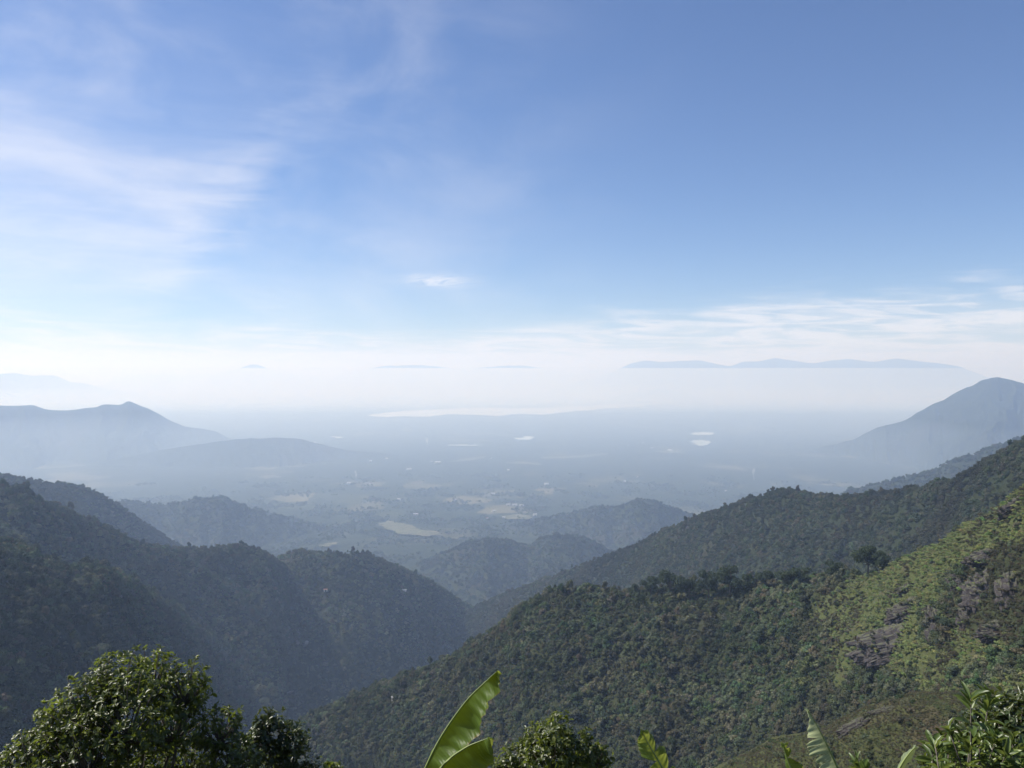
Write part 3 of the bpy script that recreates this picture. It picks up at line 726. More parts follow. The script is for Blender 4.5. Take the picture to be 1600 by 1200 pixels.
# ------------------------------------------------------------------ single trees along the crest of the near slope
def hill_point(key, px, py):
    H = HILLS[key]; qx, qy = project(H['x'], H['y'], H['z'])
    d = np.hypot(qx - px, qy - py) + np.where(H['off'] > 3, 1e6, 0)
    i = np.unravel_index(np.argmin(d), d.shape)
    return Vector((H['x'][i], H['y'][i], H['z'][i])), i
TALL = []
for i in range(5):
    g = np.random.default_rng(400 + i)
    L = random_lobes(g, 11, 0.33, 0.12, 0.21, 0.36, 0.86, 0.75)
    cm = proto_mesh('crown', *crown_arrays(60 + i, L, 2600, 0.024, core=0.62))
    parts = [tube([(0, 0, -0.1), (0.01, 0, 0.2), (-0.01, 0.01, 0.45), (0, 0, 0.7)], [0.03, 0.024, 0.018, 0.008], 7)]
    for l in L[:7]: parts.append(tube([(0, 0, 0.3), (l[0] * .5, l[1] * .5, l[2] - .12), l[:3]], [0.013, 0.01, 0.004], 5))
    V, F = merge(parts); tm = bpy.data.meshes.new('trunk'); tm.from_pydata(V, [], F); tm.materials.append(M_bark); tm.update()
    TALL.append((cm, tm))
def crest_tree(px, py, h, w_, label, i, tint=(0.036, 0.055, 0.026), key='rightA'):
    P, _ = hill_point(key, px, py); k = P.length / FPX
    e = empty('forest_tree', P - Vector((0, 0, 0.5))); e.rotation_euler.z = i * 1.7; e.scale = (w_ * k, w_ * k * 0.95, h * k)
    tag(e, label, 'tree', 'taller trees along the ridge')
    for nm, me in zip(('crown', 'trunk'), TALL[i % 5]):
        o = bpy.data.objects.new(nm, me); link(o); o.parent = e; o['tint'] = list(tint)
for i, a_ in enumerate([
    (882, 926, 16, 10, 'small spiky tree alone at the left end of the near ridge crest'),
    (988, 928, 24, 16, 'lone narrow tree on the bare stretch of ridge crest'),
    (1018, 932, 38, 34, 'leftmost round tree of the dark clump on the ridge crest'),
    (1046, 934, 48, 40, 'broad dark tree in the left half of the ridge clump'),
    (1078, 938, 52, 46, 'widest dark crowned tree in the middle of the ridge clump'),
    (1108, 940, 62, 40, 'bushy tree reaching low down the slope in the ridge clump'),
    (1140, 930, 52, 46, 'tallest tree at the right end of the ridge clump'),
    (1168, 925, 32, 26, 'small tree trailing off to the right of the ridge clump'),
    (1196, 920, 34, 34, 'left tree of the flat topped group behind the ridge gap'),
    (1226, 916, 38, 46, 'wide flat topped tree in the middle of the second ridge group'),
    (1254, 912, 34, 36, 'right tree of the flat topped group on the ridge'),
    (1300, 904, 38, 30, 'slim dark tree standing between the flat topped group and the tallest lone tree'),
    (1352, 896, 52, 46, 'large lone spreading tree where the grassy slope begins'),
    (1374, 892, 34, 30, 'smaller tree leaning against the large lone tree by the grass'),
    (1404, 880, 13, 13, 'small round bush on the grassy edge of the crest'),
    ]): crest_tree(*a_, i)

# ------------------------------------------------------------------ rocks
def rock_material():
    m, t, b = mat('rock')
    co = t.new('ShaderNodeTexCoord').outputs['Object']; geo = t.new('ShaderNodeNewGeometry')
    n = t.noise(co, 3.0, 8, 0.7); n2 = t.noise(co, 14, 6, 0.7)
    c = t.ramp(n, [(0.32, (0.018, 0.015, 0.016)), (0.5, (0.045, 0.038, 0.039)), (0.7, (0.085, 0.074, 0.07))])
    up = t.sep(geo.outputs['Normal'])[2]
    c = t.mix(t.m('MULTIPLY', t.step(up, 0.5, 0.85), t.step(n2, 0.40, 0.58)), c, (0.085, 0.10, 0.035))
    t.put(b.inputs['Base Color'], c); b.inputs['Roughness'].default_value = 0.9
    bp = t.new('ShaderNodeBump'); bp.inputs['Strength'].default_value = 1.0; bp.inputs['Distance'].default_value = 0.12
    t.put(bp.inputs['Height'], n2); t.put(b.inputs['Normal'], bp.outputs[0])
    return m
M_rock = rock_material()
def rock(key, px, py, w_px, h_px, depth, roll, label, seed, sub=6, sink=0.3, cat='rock'):
    P, _ = hill_point(key, px, py); k = P.length / FPX
    iv, fi = ico(sub)
    p = iv.copy()
    q = p * np.array([1.6, 5.0, 1.0])
    strat = ridged(p[:, 0] * 3.2 + seed, p[:, 2] * 0.9 + p[:, 1] * 0.6 + seed, seed, 4)
    p = p * (1 + 0.34 * n3(iv * 1.7 + seed, seed) + 0.15 * n3(iv * 5 + seed, seed + 5))[:, None]
    blk = np.round(p * 4.3 + 0.4 * n3(iv * 3 + seed, seed + 9)[:, None]) / 4.3
    p = p * 0.55 + blk * 0.45
    p = p * (1 + 0.20 * strat + 0.16 * n3(iv * 13 + seed, seed + 15))[:, None]
    V = p * np.array([w_px * k / 2, depth * 0.6, h_px * k / 2]) * 0.8
    o = mesh_obj('rock_outcrop', V, fi, M_rock)
    view = math.atan2(P.x, P.y)
    o.matrix_world = Matrix.Translation(P + Vector((0, 0, -sink * h_px * k / 2))) @ Matrix.Rotation(-view, 4, 'Z') @ Matrix.Rotation(-roll, 4, 'Y') @ Matrix.Rotation(R(-28), 4, 'X')
    tag(o, label, cat)
    if key == 'rightA':
        gg = np.random.default_rng(seed + 70); W = np.array(o.matrix_world); q = V @ W[:3, :3].T + W[:3, 3]
        nz_ = (iv @ W[:3, :3].T)[:, 2]
        c_ = np.where((nz_ > -0.35) & ((iv * np.array([0, 1, 0])).sum(1) < 0.5))[0]; c_ = gg.choice(c_, 26 + int(w_px * 0.35))
        ROCK_SCRUB.append(q[c_] - np.array([0, 0, 0.3]))
ROCK_SCRUB = []
for a_ in [
    ('rightA', 1408, 996, 160, 62, 8, R(24), 'largest smooth purplish rock slab in the middle of the grassy slope', 1),
    ('rightA', 1425, 950, 70, 40, 7, R(20), 'rough grey rock just above the large purplish slab', 2),
    ('rightA', 1468, 980, 34, 84, 6, R(12), 'tall dark cliff edge closing the right end of the purplish slab', 3),
    ('rightA', 1425, 917, 36, 20, 4, R(25), 'small dark rock above the slab near the grassy crest', 4),
    ('rightA', 1545, 868, 70, 26, 5, R(22), 'dark broken rock band highest on the right slope face', 5),
    ('rightA', 1540, 925, 62, 72, 7, R(18), 'upright grey cliff in the middle of the right slope face', 6),
    ('rightA', 1588, 915, 46, 80, 7, R(15), 'tall shadowed cliff cut by the right edge of the picture', 7),
    ('rightA', 1515, 962, 30, 46, 5, R(8), 'narrow pale rock pillar at the foot of the upright cliff', 8),
    ('rightA', 1562, 980, 60, 30, 6, R(20), 'low reddish brown rock under the cliffs above bright grass', 9),
    ('rightA', 1502, 905, 34, 40, 6, R(30), 'dark wedge of rock beside the shadowed gully', 14),
    ('rightA', 1588, 786, 58, 20, 4, R(38), 'long leaning rock on the skyline at the top right', 10),
    ('rightA', 1551, 806, 24, 13, 3, R(25), 'small dark boulder on the skyline left of the leaning rock', 11),
    ('knoll', 1338, 1136, 64, 24, 2.4, R(33), 'jagged rock ridge along the left edge of the dry grass knoll', 12),
    ('knoll', 1384, 1110, 56, 13, 1.8, R(18), 'low rock rim at the top of the dry grass knoll', 13),
    ]: rock(*a_)

g = np.random.default_rng(955); q = np.concatenate(ROCK_SCRUB)
size, spin, pick = dress(len(q), 1.2, 4.0, (0.6, 1.2), 'shrub', g)
tt = tints(len(q), np.concatenate([GREENS, GRASS[3:], BROWN]), g, 0.3) * 1.1
scatter('rock_scrub', 'shrub', q, size, spin, tt, pick)

# ------------------------------------------------------------------ buildings far below, and a few on the slopes
def paint(name, c, rough=0.7):
    m, t, b = mat(name)
    n = t.noise(t.new('ShaderNodeTexCoord').outputs['Object'], 3, 4, 0.6)
    t.put(b.inputs['Base Color'], t.mix(n, tuple(q * 0.8 for q in c), c)); b.inputs['Roughness'].default_value = rough
    return m
M_wall = paint('white_wall', (0.6, 0.58, 0.55)); M_roof = paint('pale_metal_roof', (0.5, 0.5, 0.5), 0.5); M_tile = paint('red_tile_roof', (0.26, 0.13, 0.09)); M_dark = paint('dark_opening', (0.04, 0.04, 0.05), 0.3)
def box(x0, x1, y0, y1, z0, z1):
    v = [(x, y, z) for z in (z0, z1) for y in (y0, y1) for x in (x0, x1)]
    return v, [(0, 2, 3, 1), (4, 5, 7, 6), (0, 1, 5, 4), (2, 6, 7, 3), (0, 4, 6, 2), (1, 3, 7, 5)]
def building(name, P, L, W, H, rot_, roof, label, cat, group=None):
    e = empty(name, P); e.rotation_euler.z = rot_; tag(e, label, cat, group)
    gv = [(-L / 2, -W / 2, -2), (L / 2, -W / 2, -2), (L / 2, W / 2, -2), (-L / 2, W / 2, -2), (-L / 2, -W / 2, H), (L / 2, -W / 2, H), (L / 2, W / 2, H), (-L / 2, W / 2, H), (-L / 2, 0, H + W * .22), (L / 2, 0, H + W * .22)]
    mesh_obj('wall', gv, [(0, 1, 5, 4), (2, 3, 7, 6), (1, 2, 6, 9, 5), (3, 0, 4, 8, 7), (0, 3, 2, 1)], M_wall, e)
    o_, th = 0.5, 0.25
    z = lambda y: H + W * .22 - abs(y) * .44 + 0.06
    yy = W / 2 + o_
    rv = [(sx * (L / 2 + o_), y, z(y) + d) for d in (0, th) for sx in (-1, 1) for y in (-yy, 0, yy)]
    rf = [(0, 3, 4, 1), (1, 4, 5, 2), (6, 7, 10, 9), (7, 8, 11, 10), (0, 6, 9, 3), (2, 5, 11, 8), (0, 1, 7, 6), (1, 2, 8, 7), (3, 9, 10, 4), (4, 10, 11, 5)]
    mesh_obj('roof', rv, rf, roof, e)
    n = max(2, int(L / 6))
    V, F = merge([box(-1.2, 1.2, -W / 2 - .06, -W / 2 + .05, -2, min(2.6, H * .8))])
    mesh_obj('door', V, F, M_dark, e)
for (px, py, L, W, H, r_, rf, lab, grp) in [
    (794, 789, 26, 12, 6, 0.1, M_roof, 'leftmost white shed of the row of pale roofs on the plain', 'row of white sheds'),
    (804, 789.5, 34, 14, 7, 0.05, M_roof, 'long white shed in the middle of the row of pale roofs on the plain', 'row of white sheds'),
    (815, 790.5, 30, 12, 6, -0.1, M_roof, 'rightmost white shed of the row of pale roofs on the plain', 'row of white sheds'),
    (836, 805, 22, 14, 7, 0.3, M_roof, 'bright white house below and right of the row of sheds', None),
    (787, 809, 16, 10, 6, -0.3, M_roof, 'small white house beside the pale field in the middle of the plain', None),
    (684, 724, 56, 30, 14, 0.2, M_roof, 'broad white building at the left end of a pale field', None),
    (639, 734, 44, 18, 8, 0.0, M_roof, 'low white building on the plain left of the broad white one', None),
    (579, 721, 28, 16, 10, 0.1, M_roof, 'tiny white building near the end of the dark spur', None),
    (854, 757, 34, 16, 9, 0.2, M_roof, 'white building on the right side of the plain above the sheds', None),
    (1047, 704, 48, 20, 10, 0.1, M_roof, 'pale building below the two small ponds', None),
    (545, 756, 30, 14, 9, 0.0, M_roof, 'white house beside a pale field on the left of the plain', None),
    (770, 772, 30, 14, 7, 0.1, M_roof, 'white shed on the pale field above the row of sheds', None)]:
    x, y, z = on_plain(px, py); building('shed' if 'shed' in lab else 'house', (x, y, z), L, W, H, r_, rf, lab, 'shed' if 'shed' in lab else 'house', grp)
g = np.random.default_rng(77)
for i in range(26):      # scattered far houses
    px, py = g.uniform(430, 1150), 690 + 120 * g.random() ** 1.3
    if py > 770 and (px > 850 or px < 520): continue
    x, y, z = on_plain(px, py); L = g.uniform(14, 34)
    building('house', (x, y, z - 6 if y < 6000 else z), L, L * .5, 6 + 3 * g.random(), g.random() * 3, M_tile if i % 4 == 0 else M_roof, 'tiny pale house standing alone far out on the hazy plain', 'house', 'scattered houses of the plain')
for (key, px, py, L, W, H, r_, rf, lab) in [
    ('rightA', 615, 1096, 4.6, 3.0, 2.0, 0.3, M_roof, 'tiny white hut in the trees low on the near slope'),
    ('rightA', 1185, 996, 3.4, 2.4, 1.6, -0.2, M_roof, 'tiny white hut high in the forest of the near slope'),
    ('leftL1b', 508, 926, 9, 5, 3, 0.2, M_tile, 'small house with a reddish roof on the far left spur'),
    ('leftL1b', 632, 926, 12, 6, 3.5, 0.1, M_roof, 'pale house at the foot of the far left spur'),
    ]:
    P, _ = hill_point(key, px, py); building('hut' if 'hut' in lab else 'house', P + Vector((0, 0, 2.2)), L, W, H, r_, rf, lab, 'hut' if 'hut' in lab else 'house')
M_pale = paint('pale_stone', (0.24, 0.22, 0.2), 0.9)
def pale_rock(key, px, py, w_px, h_px, roll, label, seed):
    P, _ = hill_point(key, px, py); k = P.length / FPX
    iv, fi = ico(3); p = iv * (1 + 0.5 * n3(iv * 2 + seed, seed))[:, None] * np.array([w_px * k / 2, h_px * k * .6, h_px * k / 2])
    o = mesh_obj('boulder', p, fi, M_pale); o.matrix_world = Matrix.Translation(P + Vector((0, 0, 4))) @ Matrix.Rotation(-roll, 4, 'Y')
    tag(o, label, 'boulder')
for i, a_ in enumerate([('leftL0', 186, 941, 8, 11, 0.5, 'pale bare rock among the trees of the left hill'), ('leftL0', 166, 963, 12, 4, 0.6, 'flat pale rock below the bare rock on the left hill'),
    ('leftL1b', 465, 1005, 6, 7, 0.2, 'left one of two whitish rocks near the valley side of the left hill'), ('leftL1b', 480, 1011, 5, 9, -0.3, 'right one of two whitish rocks near the valley side of the left hill'),
    ('leftL1b', 414, 1077, 26, 3.5, 0.45, 'long pale slab low on the left hill above the small tree'), ('leftL1b', 452, 1087, 16, 3.5, 0.4, 'short pale slab beside the long one low on the left hill')]): pale_rock(*a_, 60 + i)

# ------------------------------------------------------------------ thin smoke
def smoke(P, h, w_, lean, seed):
    m = bpy.data.materials.new('smoke_plume'); m.use_nodes = True
    t = NT(m.node_tree); t.n.remove(t.n['Principled BSDF'])
    v = t.new('ShaderNodeVolumePrincipled'); v.inputs['Color'].default_value = (0.95, 0.95, 0.97, 1); v.inputs['Density'].default_value = 0.3 / w_
    t.l.new(v.outputs[0], t.n['Material Output'].inputs['Volume'])
    V, F = tube([(lean * u * u * h + 0.05 * h * math.sin(5 * u + seed), 0, h * u) for u in np.linspace(0, 1, 12)], [w_ * (0.25 + 0.75 * u) * (1 + 0.25 * math.sin(9 * u + seed)) * (1 if u < .95 else .5) / 2 for u in np.linspace(0, 1, 12)], 10)
    F.append(tuple(range(10))[::-1])
    o = mesh_obj('smoke', V, F, m, smooth=True, loc=P); tag(o, kind='stuff')
smoke(on_plain(1177, 751), 100, 26, 0.10, 1)
smoke(on_plain(668, 699), 110, 40, -0.05, 2)
smoke(on_plain(748, 905), 36, 9, 0.1, 3)
smoke(on_plain(557, 749), 70, 28, -0.2, 4)

# ------------------------------------------------------------------ foreground plants
def leaf_material(name, c1, c2, c3, rough, trans, tcol):
    m, t, b = mat(name)
    geo = t.new('ShaderNodeNewGeometry')
    c = t.ramp(geo.outputs['Random Per Island'], [(0.0, c1), (0.55, c2), (0.9, c3), (1.0, tuple(q * 1.5 for q in c3))])
    t.put(b.inputs['Base Color'], c); b.inputs['Roughness'].default_value = rough; b.inputs['Specular IOR Level'].default_value = 0.6
    tr = t.new('ShaderNodeBsdfTranslucent'); t.put(tr.inputs[0], t.mix(0.65, c, tcol))
    mx = t.new('ShaderNodeMixShader'); mx.inputs[0].default_value = trans
    t.l.new(b.outputs[0], mx.inputs[1]); t.l.new(tr.outputs[0], mx.inputs[2]); t.l.new(mx.outputs[0], t.n['Material Output'].inputs[0])
    return m
M_glossy = leaf_material('glossy_leaves', (0.028, 0.045, 0.009), (0.052, 0.074, 0.016), (0.115, 0.13, 0.028), 0.42, 0.42, (0.24, 0.30, 0.03))
M_dark_shade_leaf = leaf_material('dark_leaves', (0.022, 0.036, 0.011), (0.036, 0.056, 0.014), (0.065, 0.08, 0.02), 0.38, 0.28, (0.16, 0.2, 0.03))  # dark bush's own tone; on the small tree it paints in shade
M_long = leaf_material('long_leaves', (0.055, 0.09, 0.02), (0.085, 0.13, 0.028), (0.15, 0.19, 0.05), 0.42, 0.35, (0.28, 0.34, 0.06))
_T = np.array([0, .22, .22, .22, .58, .58, .58, .86, .86, .86, 1.0]); _W = np.array([0, -.62, 0, .62, -1, 0, 1, -.66, 0, .66, 0]); _Z = np.array([0, .10, 0, .10, .16, 0, .16, .08, -.02, .08, -.06])
_LF = [(0, 2, 1), (0, 3, 2), (1, 2, 5, 4), (2, 3, 6, 5), (4, 5, 8, 7), (5, 6, 9, 8), (7, 8, 10), (8, 9, 10)]
def unit(a_): return a_ / (np.linalg.norm(a_, axis=-1, keepdims=True) + 1e-9)
def leaves(base, axis, up, length, width, droop, g):
    """one leaf per row: base point, growth axis, upper-side normal."""
    ax = unit(axis); side = unit(np.cross(up, ax)); nm = np.cross(ax, side)
    L = length[:, None, None]; Wd = width[:, None, None] / 2
    v = base[:, None] + ax[:, None] * (_T[None, :, None] * L) + side[:, None] * (_W[None, :, None] * Wd) + nm[:, None] * (_Z[None, :, None] * L * 0.9 - (_T ** 2)[None, :, None] * L * droop)
    n = len(base); V = v.reshape(-1, 3)
    F = []
    for q in _LF:
        q = q if len(q) == 4 else (q[0], q[1], q[2], q[2])
        F.append(np.arange(n)[:, None] * 11 + np.array(q)[None])
    return V, np.concatenate(F)
def leafy(name, V, F, material, parent):
    quad = F[F[:, 2] != F[:, 3]]; tri = F[F[:, 2] == F[:, 3]][:, :3]
    me = bpy.data.meshes.new(name); me.vertices.add(len(V)); me.vertices.foreach_set('co', V.astype(np.float32).ravel())
    me.loops.add(len(quad) * 4 + len(tri) * 3)
    me.loops.foreach_set('vertex_index', np.concatenate([quad.ravel(), tri.ravel()]).astype(np.int32))
    me.polygons.add(len(quad) + len(tri))
    st = np.concatenate([np.arange(len(quad)) * 4, len(quad) * 4 + np.arange(len(tri)) * 3])
    me.polygons.foreach_set('loop_start', st.astype(np.int32)); me.polygons.foreach_set('loop_total', np.concatenate([np.full(len(quad), 4), np.full(len(tri), 3)]).astype(np.int32))
    me.update(calc_edges=True); me.materials.append(material)
    me.polygons.foreach_set('use_smooth', np.ones(len(me.polygons), bool))
    o = bpy.data.objects.new(name, me); link(o); o.parent = parent
    o.matrix_parent_inverse = parent.matrix_world.inverted() if parent else Matrix()
    return o
def rosettes(tip, axis, nleaf, length, width, spread, droop, g, lv=0.3):
    n = len(tip); k = nleaf
    T = np.repeat(tip, k, 0); A_ = np.repeat(unit(axis), k, 0)
    ref = unit(np.cross(A_, g.normal(size=A_.shape))); o2 = np.cross(A_, ref)
    an = g.random(n * k) * 6.283; out = ref * np.cos(an)[:, None] + o2 * np.sin(an)[:, None]
    sp = (spread[0] + (spread[1] - spread[0]) * g.random(n * k))[:, None]
    d = A_ * np.cos(sp) + out * np.sin(sp)
    upn = unit(A_ * np.sin(sp) - out * np.cos(sp) + g.normal(size=d.shape) * 0.35)
    L = length * (1 - lv + 2 * lv * g.random(n * k)); W_ = width * (1 - lv + 2 * lv * g.random(n * k))
    b = T - A_ * (g.random(n * k) * length * 0.9)[:, None]
    return leaves(b, d, upn, L, W_, droop, g)
def woody(name, label, cat, lobes, D, trunk_px, leafmat, per_m2, leaf_l, leaf_w, nleaf, seed, twig=30, trunk_r=0.07, spread=(0.7, 1.5), ext=3, group=None, fill=0.35):
    """lobes: photo (px, py, radius px, depth offset m): a crown of leaf rosettes on twigs, limbs and a trunk down to the slope."""
    g = np.random.default_rng(seed); k = D / FPX
    B = at(*trunk_px, D); bz = ground_z(B.x, B.y); base = Vector((B.x, B.y, bz - 0.05))
    root = empty(name, base); tag(root, label, cat, group); bpy.context.view_layer.update()
    C = [(np.array(at(px, py, D + dd)), r * k) for px, py, r, dd in lobes]
    cx = np.mean([c[0] for c, _ in C]); bot = min(c[2] - r for c, r in C)
    for i in range(ext):      # the crown goes on below the picture edge
        C.append((np.array([cx + g.normal() * 0.35 * (max(c[0] for c, _ in C) - cx), B.y + g.normal() * 0.3, bot - 0.15 - 0.25 * i]), np.mean([r for _, r in C])))
    tips, axes, parts = [], [], []
    fork = np.array([base.x, base.y, max(bz + 0.5, bot - 0.9)])
    tr = [tuple(base + Vector((0, 0, -0.3))), tuple((np.array(base) + fork) / 2 + g.normal(size=3) * 0.05), tuple(fork)]
    parts.append(tube(tr, [trunk_r * 1.3, trunk_r, trunk_r * 0.8], 9))
    for c, r in C:
        q = c + np.array([0, 0, -0.6 * r])
        mid = fork * 0.45 + q * 0.55 + np.array([0, 0, -0.12]) + g.normal(size=3) * 0.06
        parts.append(tube([tuple(fork), tuple(mid), tuple(q), tuple(c)], [trunk_r * .5, trunk_r * .32, trunk_r * .2, trunk_r * .1], 6))
        n = max(12, int(4 * math.pi * r * r * per_m2))
        d = unit(g.normal(size=(n, 3))); d[:, 2] = d[:, 2] * 0.9 + 0.12; d = unit(d)
        bump = 1 + 0.42 * n3(d * 2.6 + c, seed) + 0.2 * n3(d * 7 + c, seed + 3)
        rad = np.where(g.random(n) < fill, 0.45 + 0.5 * g.random(n), 0.9 + 0.14 * g.random(n)) * bump
        sprig = g.random(n) < 0.07; rad = np.where(sprig, rad * (1.12 + 0.22 * g.random(n)), rad)
        p = c + d * (rad * r)[:, None]
        tips.append(p); axes.append(unit(d + np.array([0, 0, 0.7]) + g.normal(size=d.shape) * 0.25))
        for j in np.unique(np.concatenate([np.where(sprig & (d[:, 2] > -0.2))[0][:24], g.choice(n, min(n, twig), replace=False)])):
            e = p[j]; m1 = q * 0.45 + e * 0.55 + np.array([0, 0, -0.07 * r]) + g.normal(size=3) * 0.03 * r
            parts.append(tube([tuple(q), tuple(m1), tuple(e)], [trunk_r * .13, trunk_r * .08, trunk_r * .04], 4))
    V, F = merge(parts); o = mesh_obj('trunk', [Vector(v) - base for v in V], F, M_bark, root, smooth=True)
    V, F = rosettes(np.concatenate(tips), np.concatenate(axes), nleaf, leaf_l, leaf_w, spread, 0.12, g, 0.42)
    leafy('crown', V, F, leafmat, root)
    return root
woody('leafy_tree', 'large glossy leaved tree filling the lower left corner', 'tree',
      [(180, 1070, 42, 0), (238, 1060, 36, .3), (288, 1078, 36, .1), (132, 1112, 46, -.1), (95, 1142, 42, .2), (58, 1185, 40, 0), (200, 1122, 55, -.45), (268, 1132, 48, .2), (345, 1142, 34, .1), (362, 1186, 36, -.2), (135, 1182, 55, -.3), (215, 1195, 50, .5), (300, 1195, 40, .7), (12, 1216, 36, .1)],
      10.0, (200, 1200), M_glossy, 120, 0.056, 0.032, 6, 11, twig=60, fill=0.2)
woody('leafy_tree', 'small tree with leaves coloured dark for shade just right of the large glossy tree', 'tree',
      [(416, 1122, 15, 0), (412, 1140, 20, 0), (440, 1146, 26, .1), (460, 1164, 22, -.1), (402, 1166, 26, 0), (440, 1190, 36, .1), (482, 1208, 18, 0)],
      10.6, (430, 1200), M_dark_shade_leaf, 130, 0.06, 0.034, 6, 12, twig=18, trunk_r=0.045)  # leaf colour darkened to stand for a crown facing the shade
woody('leafy_shrub', 'tiny leafy tip at the bottom edge right of the small shaded tree', 'shrub',
      [(512, 1203, 12, 0), (527, 1206, 10, 0)], 10.2, (516, 1200), M_glossy, 150, 0.07, 0.035, 5, 13, twig=5, trunk_r=0.02, ext=2)
woody('leafy_shrub', 'round bush with small shiny leaves beside the tallest banana leaf', 'shrub',
      [(868, 1146, 28, 0), (838, 1160, 28, .1), (898, 1174, 30, -.1), (862, 1188, 40, -.3), (812, 1186, 28, .1), (935, 1182, 20, 0), (788, 1203, 20, 0), (918, 1200, 26, .2)],
      9.0, (870, 1200), M_glossy, 170, 0.054, 0.03, 6, 14, twig=20, trunk_r=0.045)
woody('leafy_shrub', 'dense dark bush with small shiny leaves in the lower right corner', 'shrub',
      [(1560, 1128, 30, .2), (1595, 1118, 34, 0), (1530, 1150, 30, .2), (1590, 1160, 40, -.1), (1545, 1190, 40, .1), (1495, 1180, 32, .1), (1470, 1206, 26, 0), (1630, 1140, 40, 0)],
      6.6, (1570, 1200), M_dark_shade_leaf, 260, 0.05, 0.024, 6, 15, twig=16, trunk_r=0.04)
def long_leaf_plant(name, label, cat, heads, D, trunk_px, seed, group=None, L=0.092, Wd=0.031):
    """heads: photo (px, py, lean x, size): upright whorls of long leaves at the ends of thin stems."""
    g = np.random.default_rng(seed)
    B = at(*trunk_px, D); base = Vector((B.x, B.y, ground_z(B.x, B.y) - 0.05))
    root = empty(name, base); tag(root, label, cat, group); bpy.context.view_layer.update()
    parts, Vs, Fs, n0 = [], [], [], 0
    for px, py, lean, sc_ in heads:
        P = np.array(at(px, py, D + g.normal() * 0.18)); ax = unit(np.array([lean, g.normal() * 0.2, 1.0]))
        low = P - ax * 0.30 * sc_
        parts.append(tube([tuple(base), tuple(np.array(base) * .5 + low * .5 + g.normal(size=3) * .05), tuple(low), tuple(P)], [0.014, 0.01, 0.006, 0.003], 6))
        k = int(9 + g.integers(0, 5))
        for lev in range(2):
            tip = np.repeat((P - ax * 0.085 * lev * sc_)[None], 1, 0)
            V, F = rosettes(tip, ax[None], k if lev == 0 else 6, L * sc_, Wd * sc_, (0.18, 0.85) if lev == 0 else (0.7, 1.35), 0.22, g, 0.28)
            Vs.append(V); Fs.append(F + n0); n0 += len(V)
    V, F = merge(parts); mesh_obj('stem', [Vector(v) - base for v in V], F, M_bark, root, smooth=True)
    leafy('foliage', np.concatenate(Vs), np.concatenate(Fs), M_long, root)
g = np.random.default_rng(21)
more = [(1455 + g.random() * 140, 1150 + g.random() * 75, g.normal() * .4, 0.75 + .4 * g.random()) for _ in range(22)]
long_leaf_plant('long_leaved_shrub', 'bush with long upright yellow green leaves at the lower right', 'shrub',
      [(1517, 1092, -.15, 1.15), (1545, 1094, .15, 1.1), (1482, 1138, -.3, .9), (1470, 1178, -.3, 1.0), (1530, 1158, -.1, .8), (1555, 1158, .2, .8), (1572, 1178, .1, 1.15), (1590, 1196, .2, 1.0), (1500, 1150, .1, .8), (1448, 1192, -.4, .8)] + more, 5.6, (1530, 1200), 22)
long_leaf_plant('young_shoot', 'small yellow green shoot rising between the ribbed banana leaf and the thin one', 'plant',
      [(1338, 1192, -.2, .95), (1350, 1199, .35, .8)], 6.5, (1342, 1200), 23, L=0.11, Wd=0.034)

# ------------------------------------------------------------------ banana plants
def banana_material(name, c1, c2, tcol, trans):
    m, t, b = mat(name)
    uv = t.new('ShaderNodeUVMap').outputs[0]; u, v_, _ = t.sep(uv)
    vein = t.m('SINE', t.m('MULTIPLY', t.m('ADD', u, t.m('MULTIPLY', v_, 0.05)), 420.0))
    co = t.new('ShaderNodeTexCoord').outputs['Object']
    n = t.noise(t.comb(t.m('MULTIPLY', u, 40.0), t.m('MULTIPLY', v_, 2.0), 0.0), 1.0, 4, 0.6)
    c = t.mix(n, c1, c2)
    c = t.mix(t.step(t.m('SINE', t.m('MULTIPLY', t.m('ADD', u, t.m('MULTIPLY', v_, 0.05)), 210.0)), 0.2, 1.0, 0, 0.35), c, (0.03, 0.06, 0.012))
    c = t.mix(t.m('MULTIPLY', t.step(v_, 0.9, 1.0), t.step(n, 0.35, 0.6)), c, (0.16, 0.11, 0.04))
    t.put(b.inputs['Base Color'], c); b.inputs['Roughness'].default_value = 0.45; b.inputs['Specular IOR Level'].default_value = 0.3
    bp = t.new('ShaderNodeBump'); bp.inputs['Strength'].default_value = 0.5; bp.inputs['Distance'].default_value = 0.004
    t.put(bp.inputs['Height'], t.m('ADD', t.m('MULTIPLY', vein, 0.5), t.m('MULTIPLY', n, 2.0))); t.put(b.inputs['Normal'], bp.outputs[0])
    tr = t.new('ShaderNodeBsdfTranslucent'); t.put(tr.inputs[0], t.mix(0.6, c, tcol))
    mx = t.new('ShaderNodeMixShader'); mx.inputs[0].default_value = trans
    t.l.new(b.outputs[0], mx.inputs[1]); t.l.new(tr.outputs[0], mx.inputs[2]); t.l.new(mx.outputs[0], t.n['Material Output'].inputs[0])
    return m
M_banana = banana_material('banana_leaf', (0.065, 0.115, 0.018), (0.11, 0.17, 0.028), (0.48, 0.52, 0.08), 0.5)
M_banana_pale_sheen = banana_material('pale_sheen_banana_leaf', (0.24, 0.29, 0.16), (0.32, 0.37, 0.22), (0.6, 0.65, 0.35), 0.5)  # pale base colour imitates sky reflection on the ribbed leaf
M_rib = paint('banana_midrib', (0.26, 0.32, 0.10), 0.45); M_stem = paint('banana_stem', (0.14, 0.15, 0.06), 0.6)
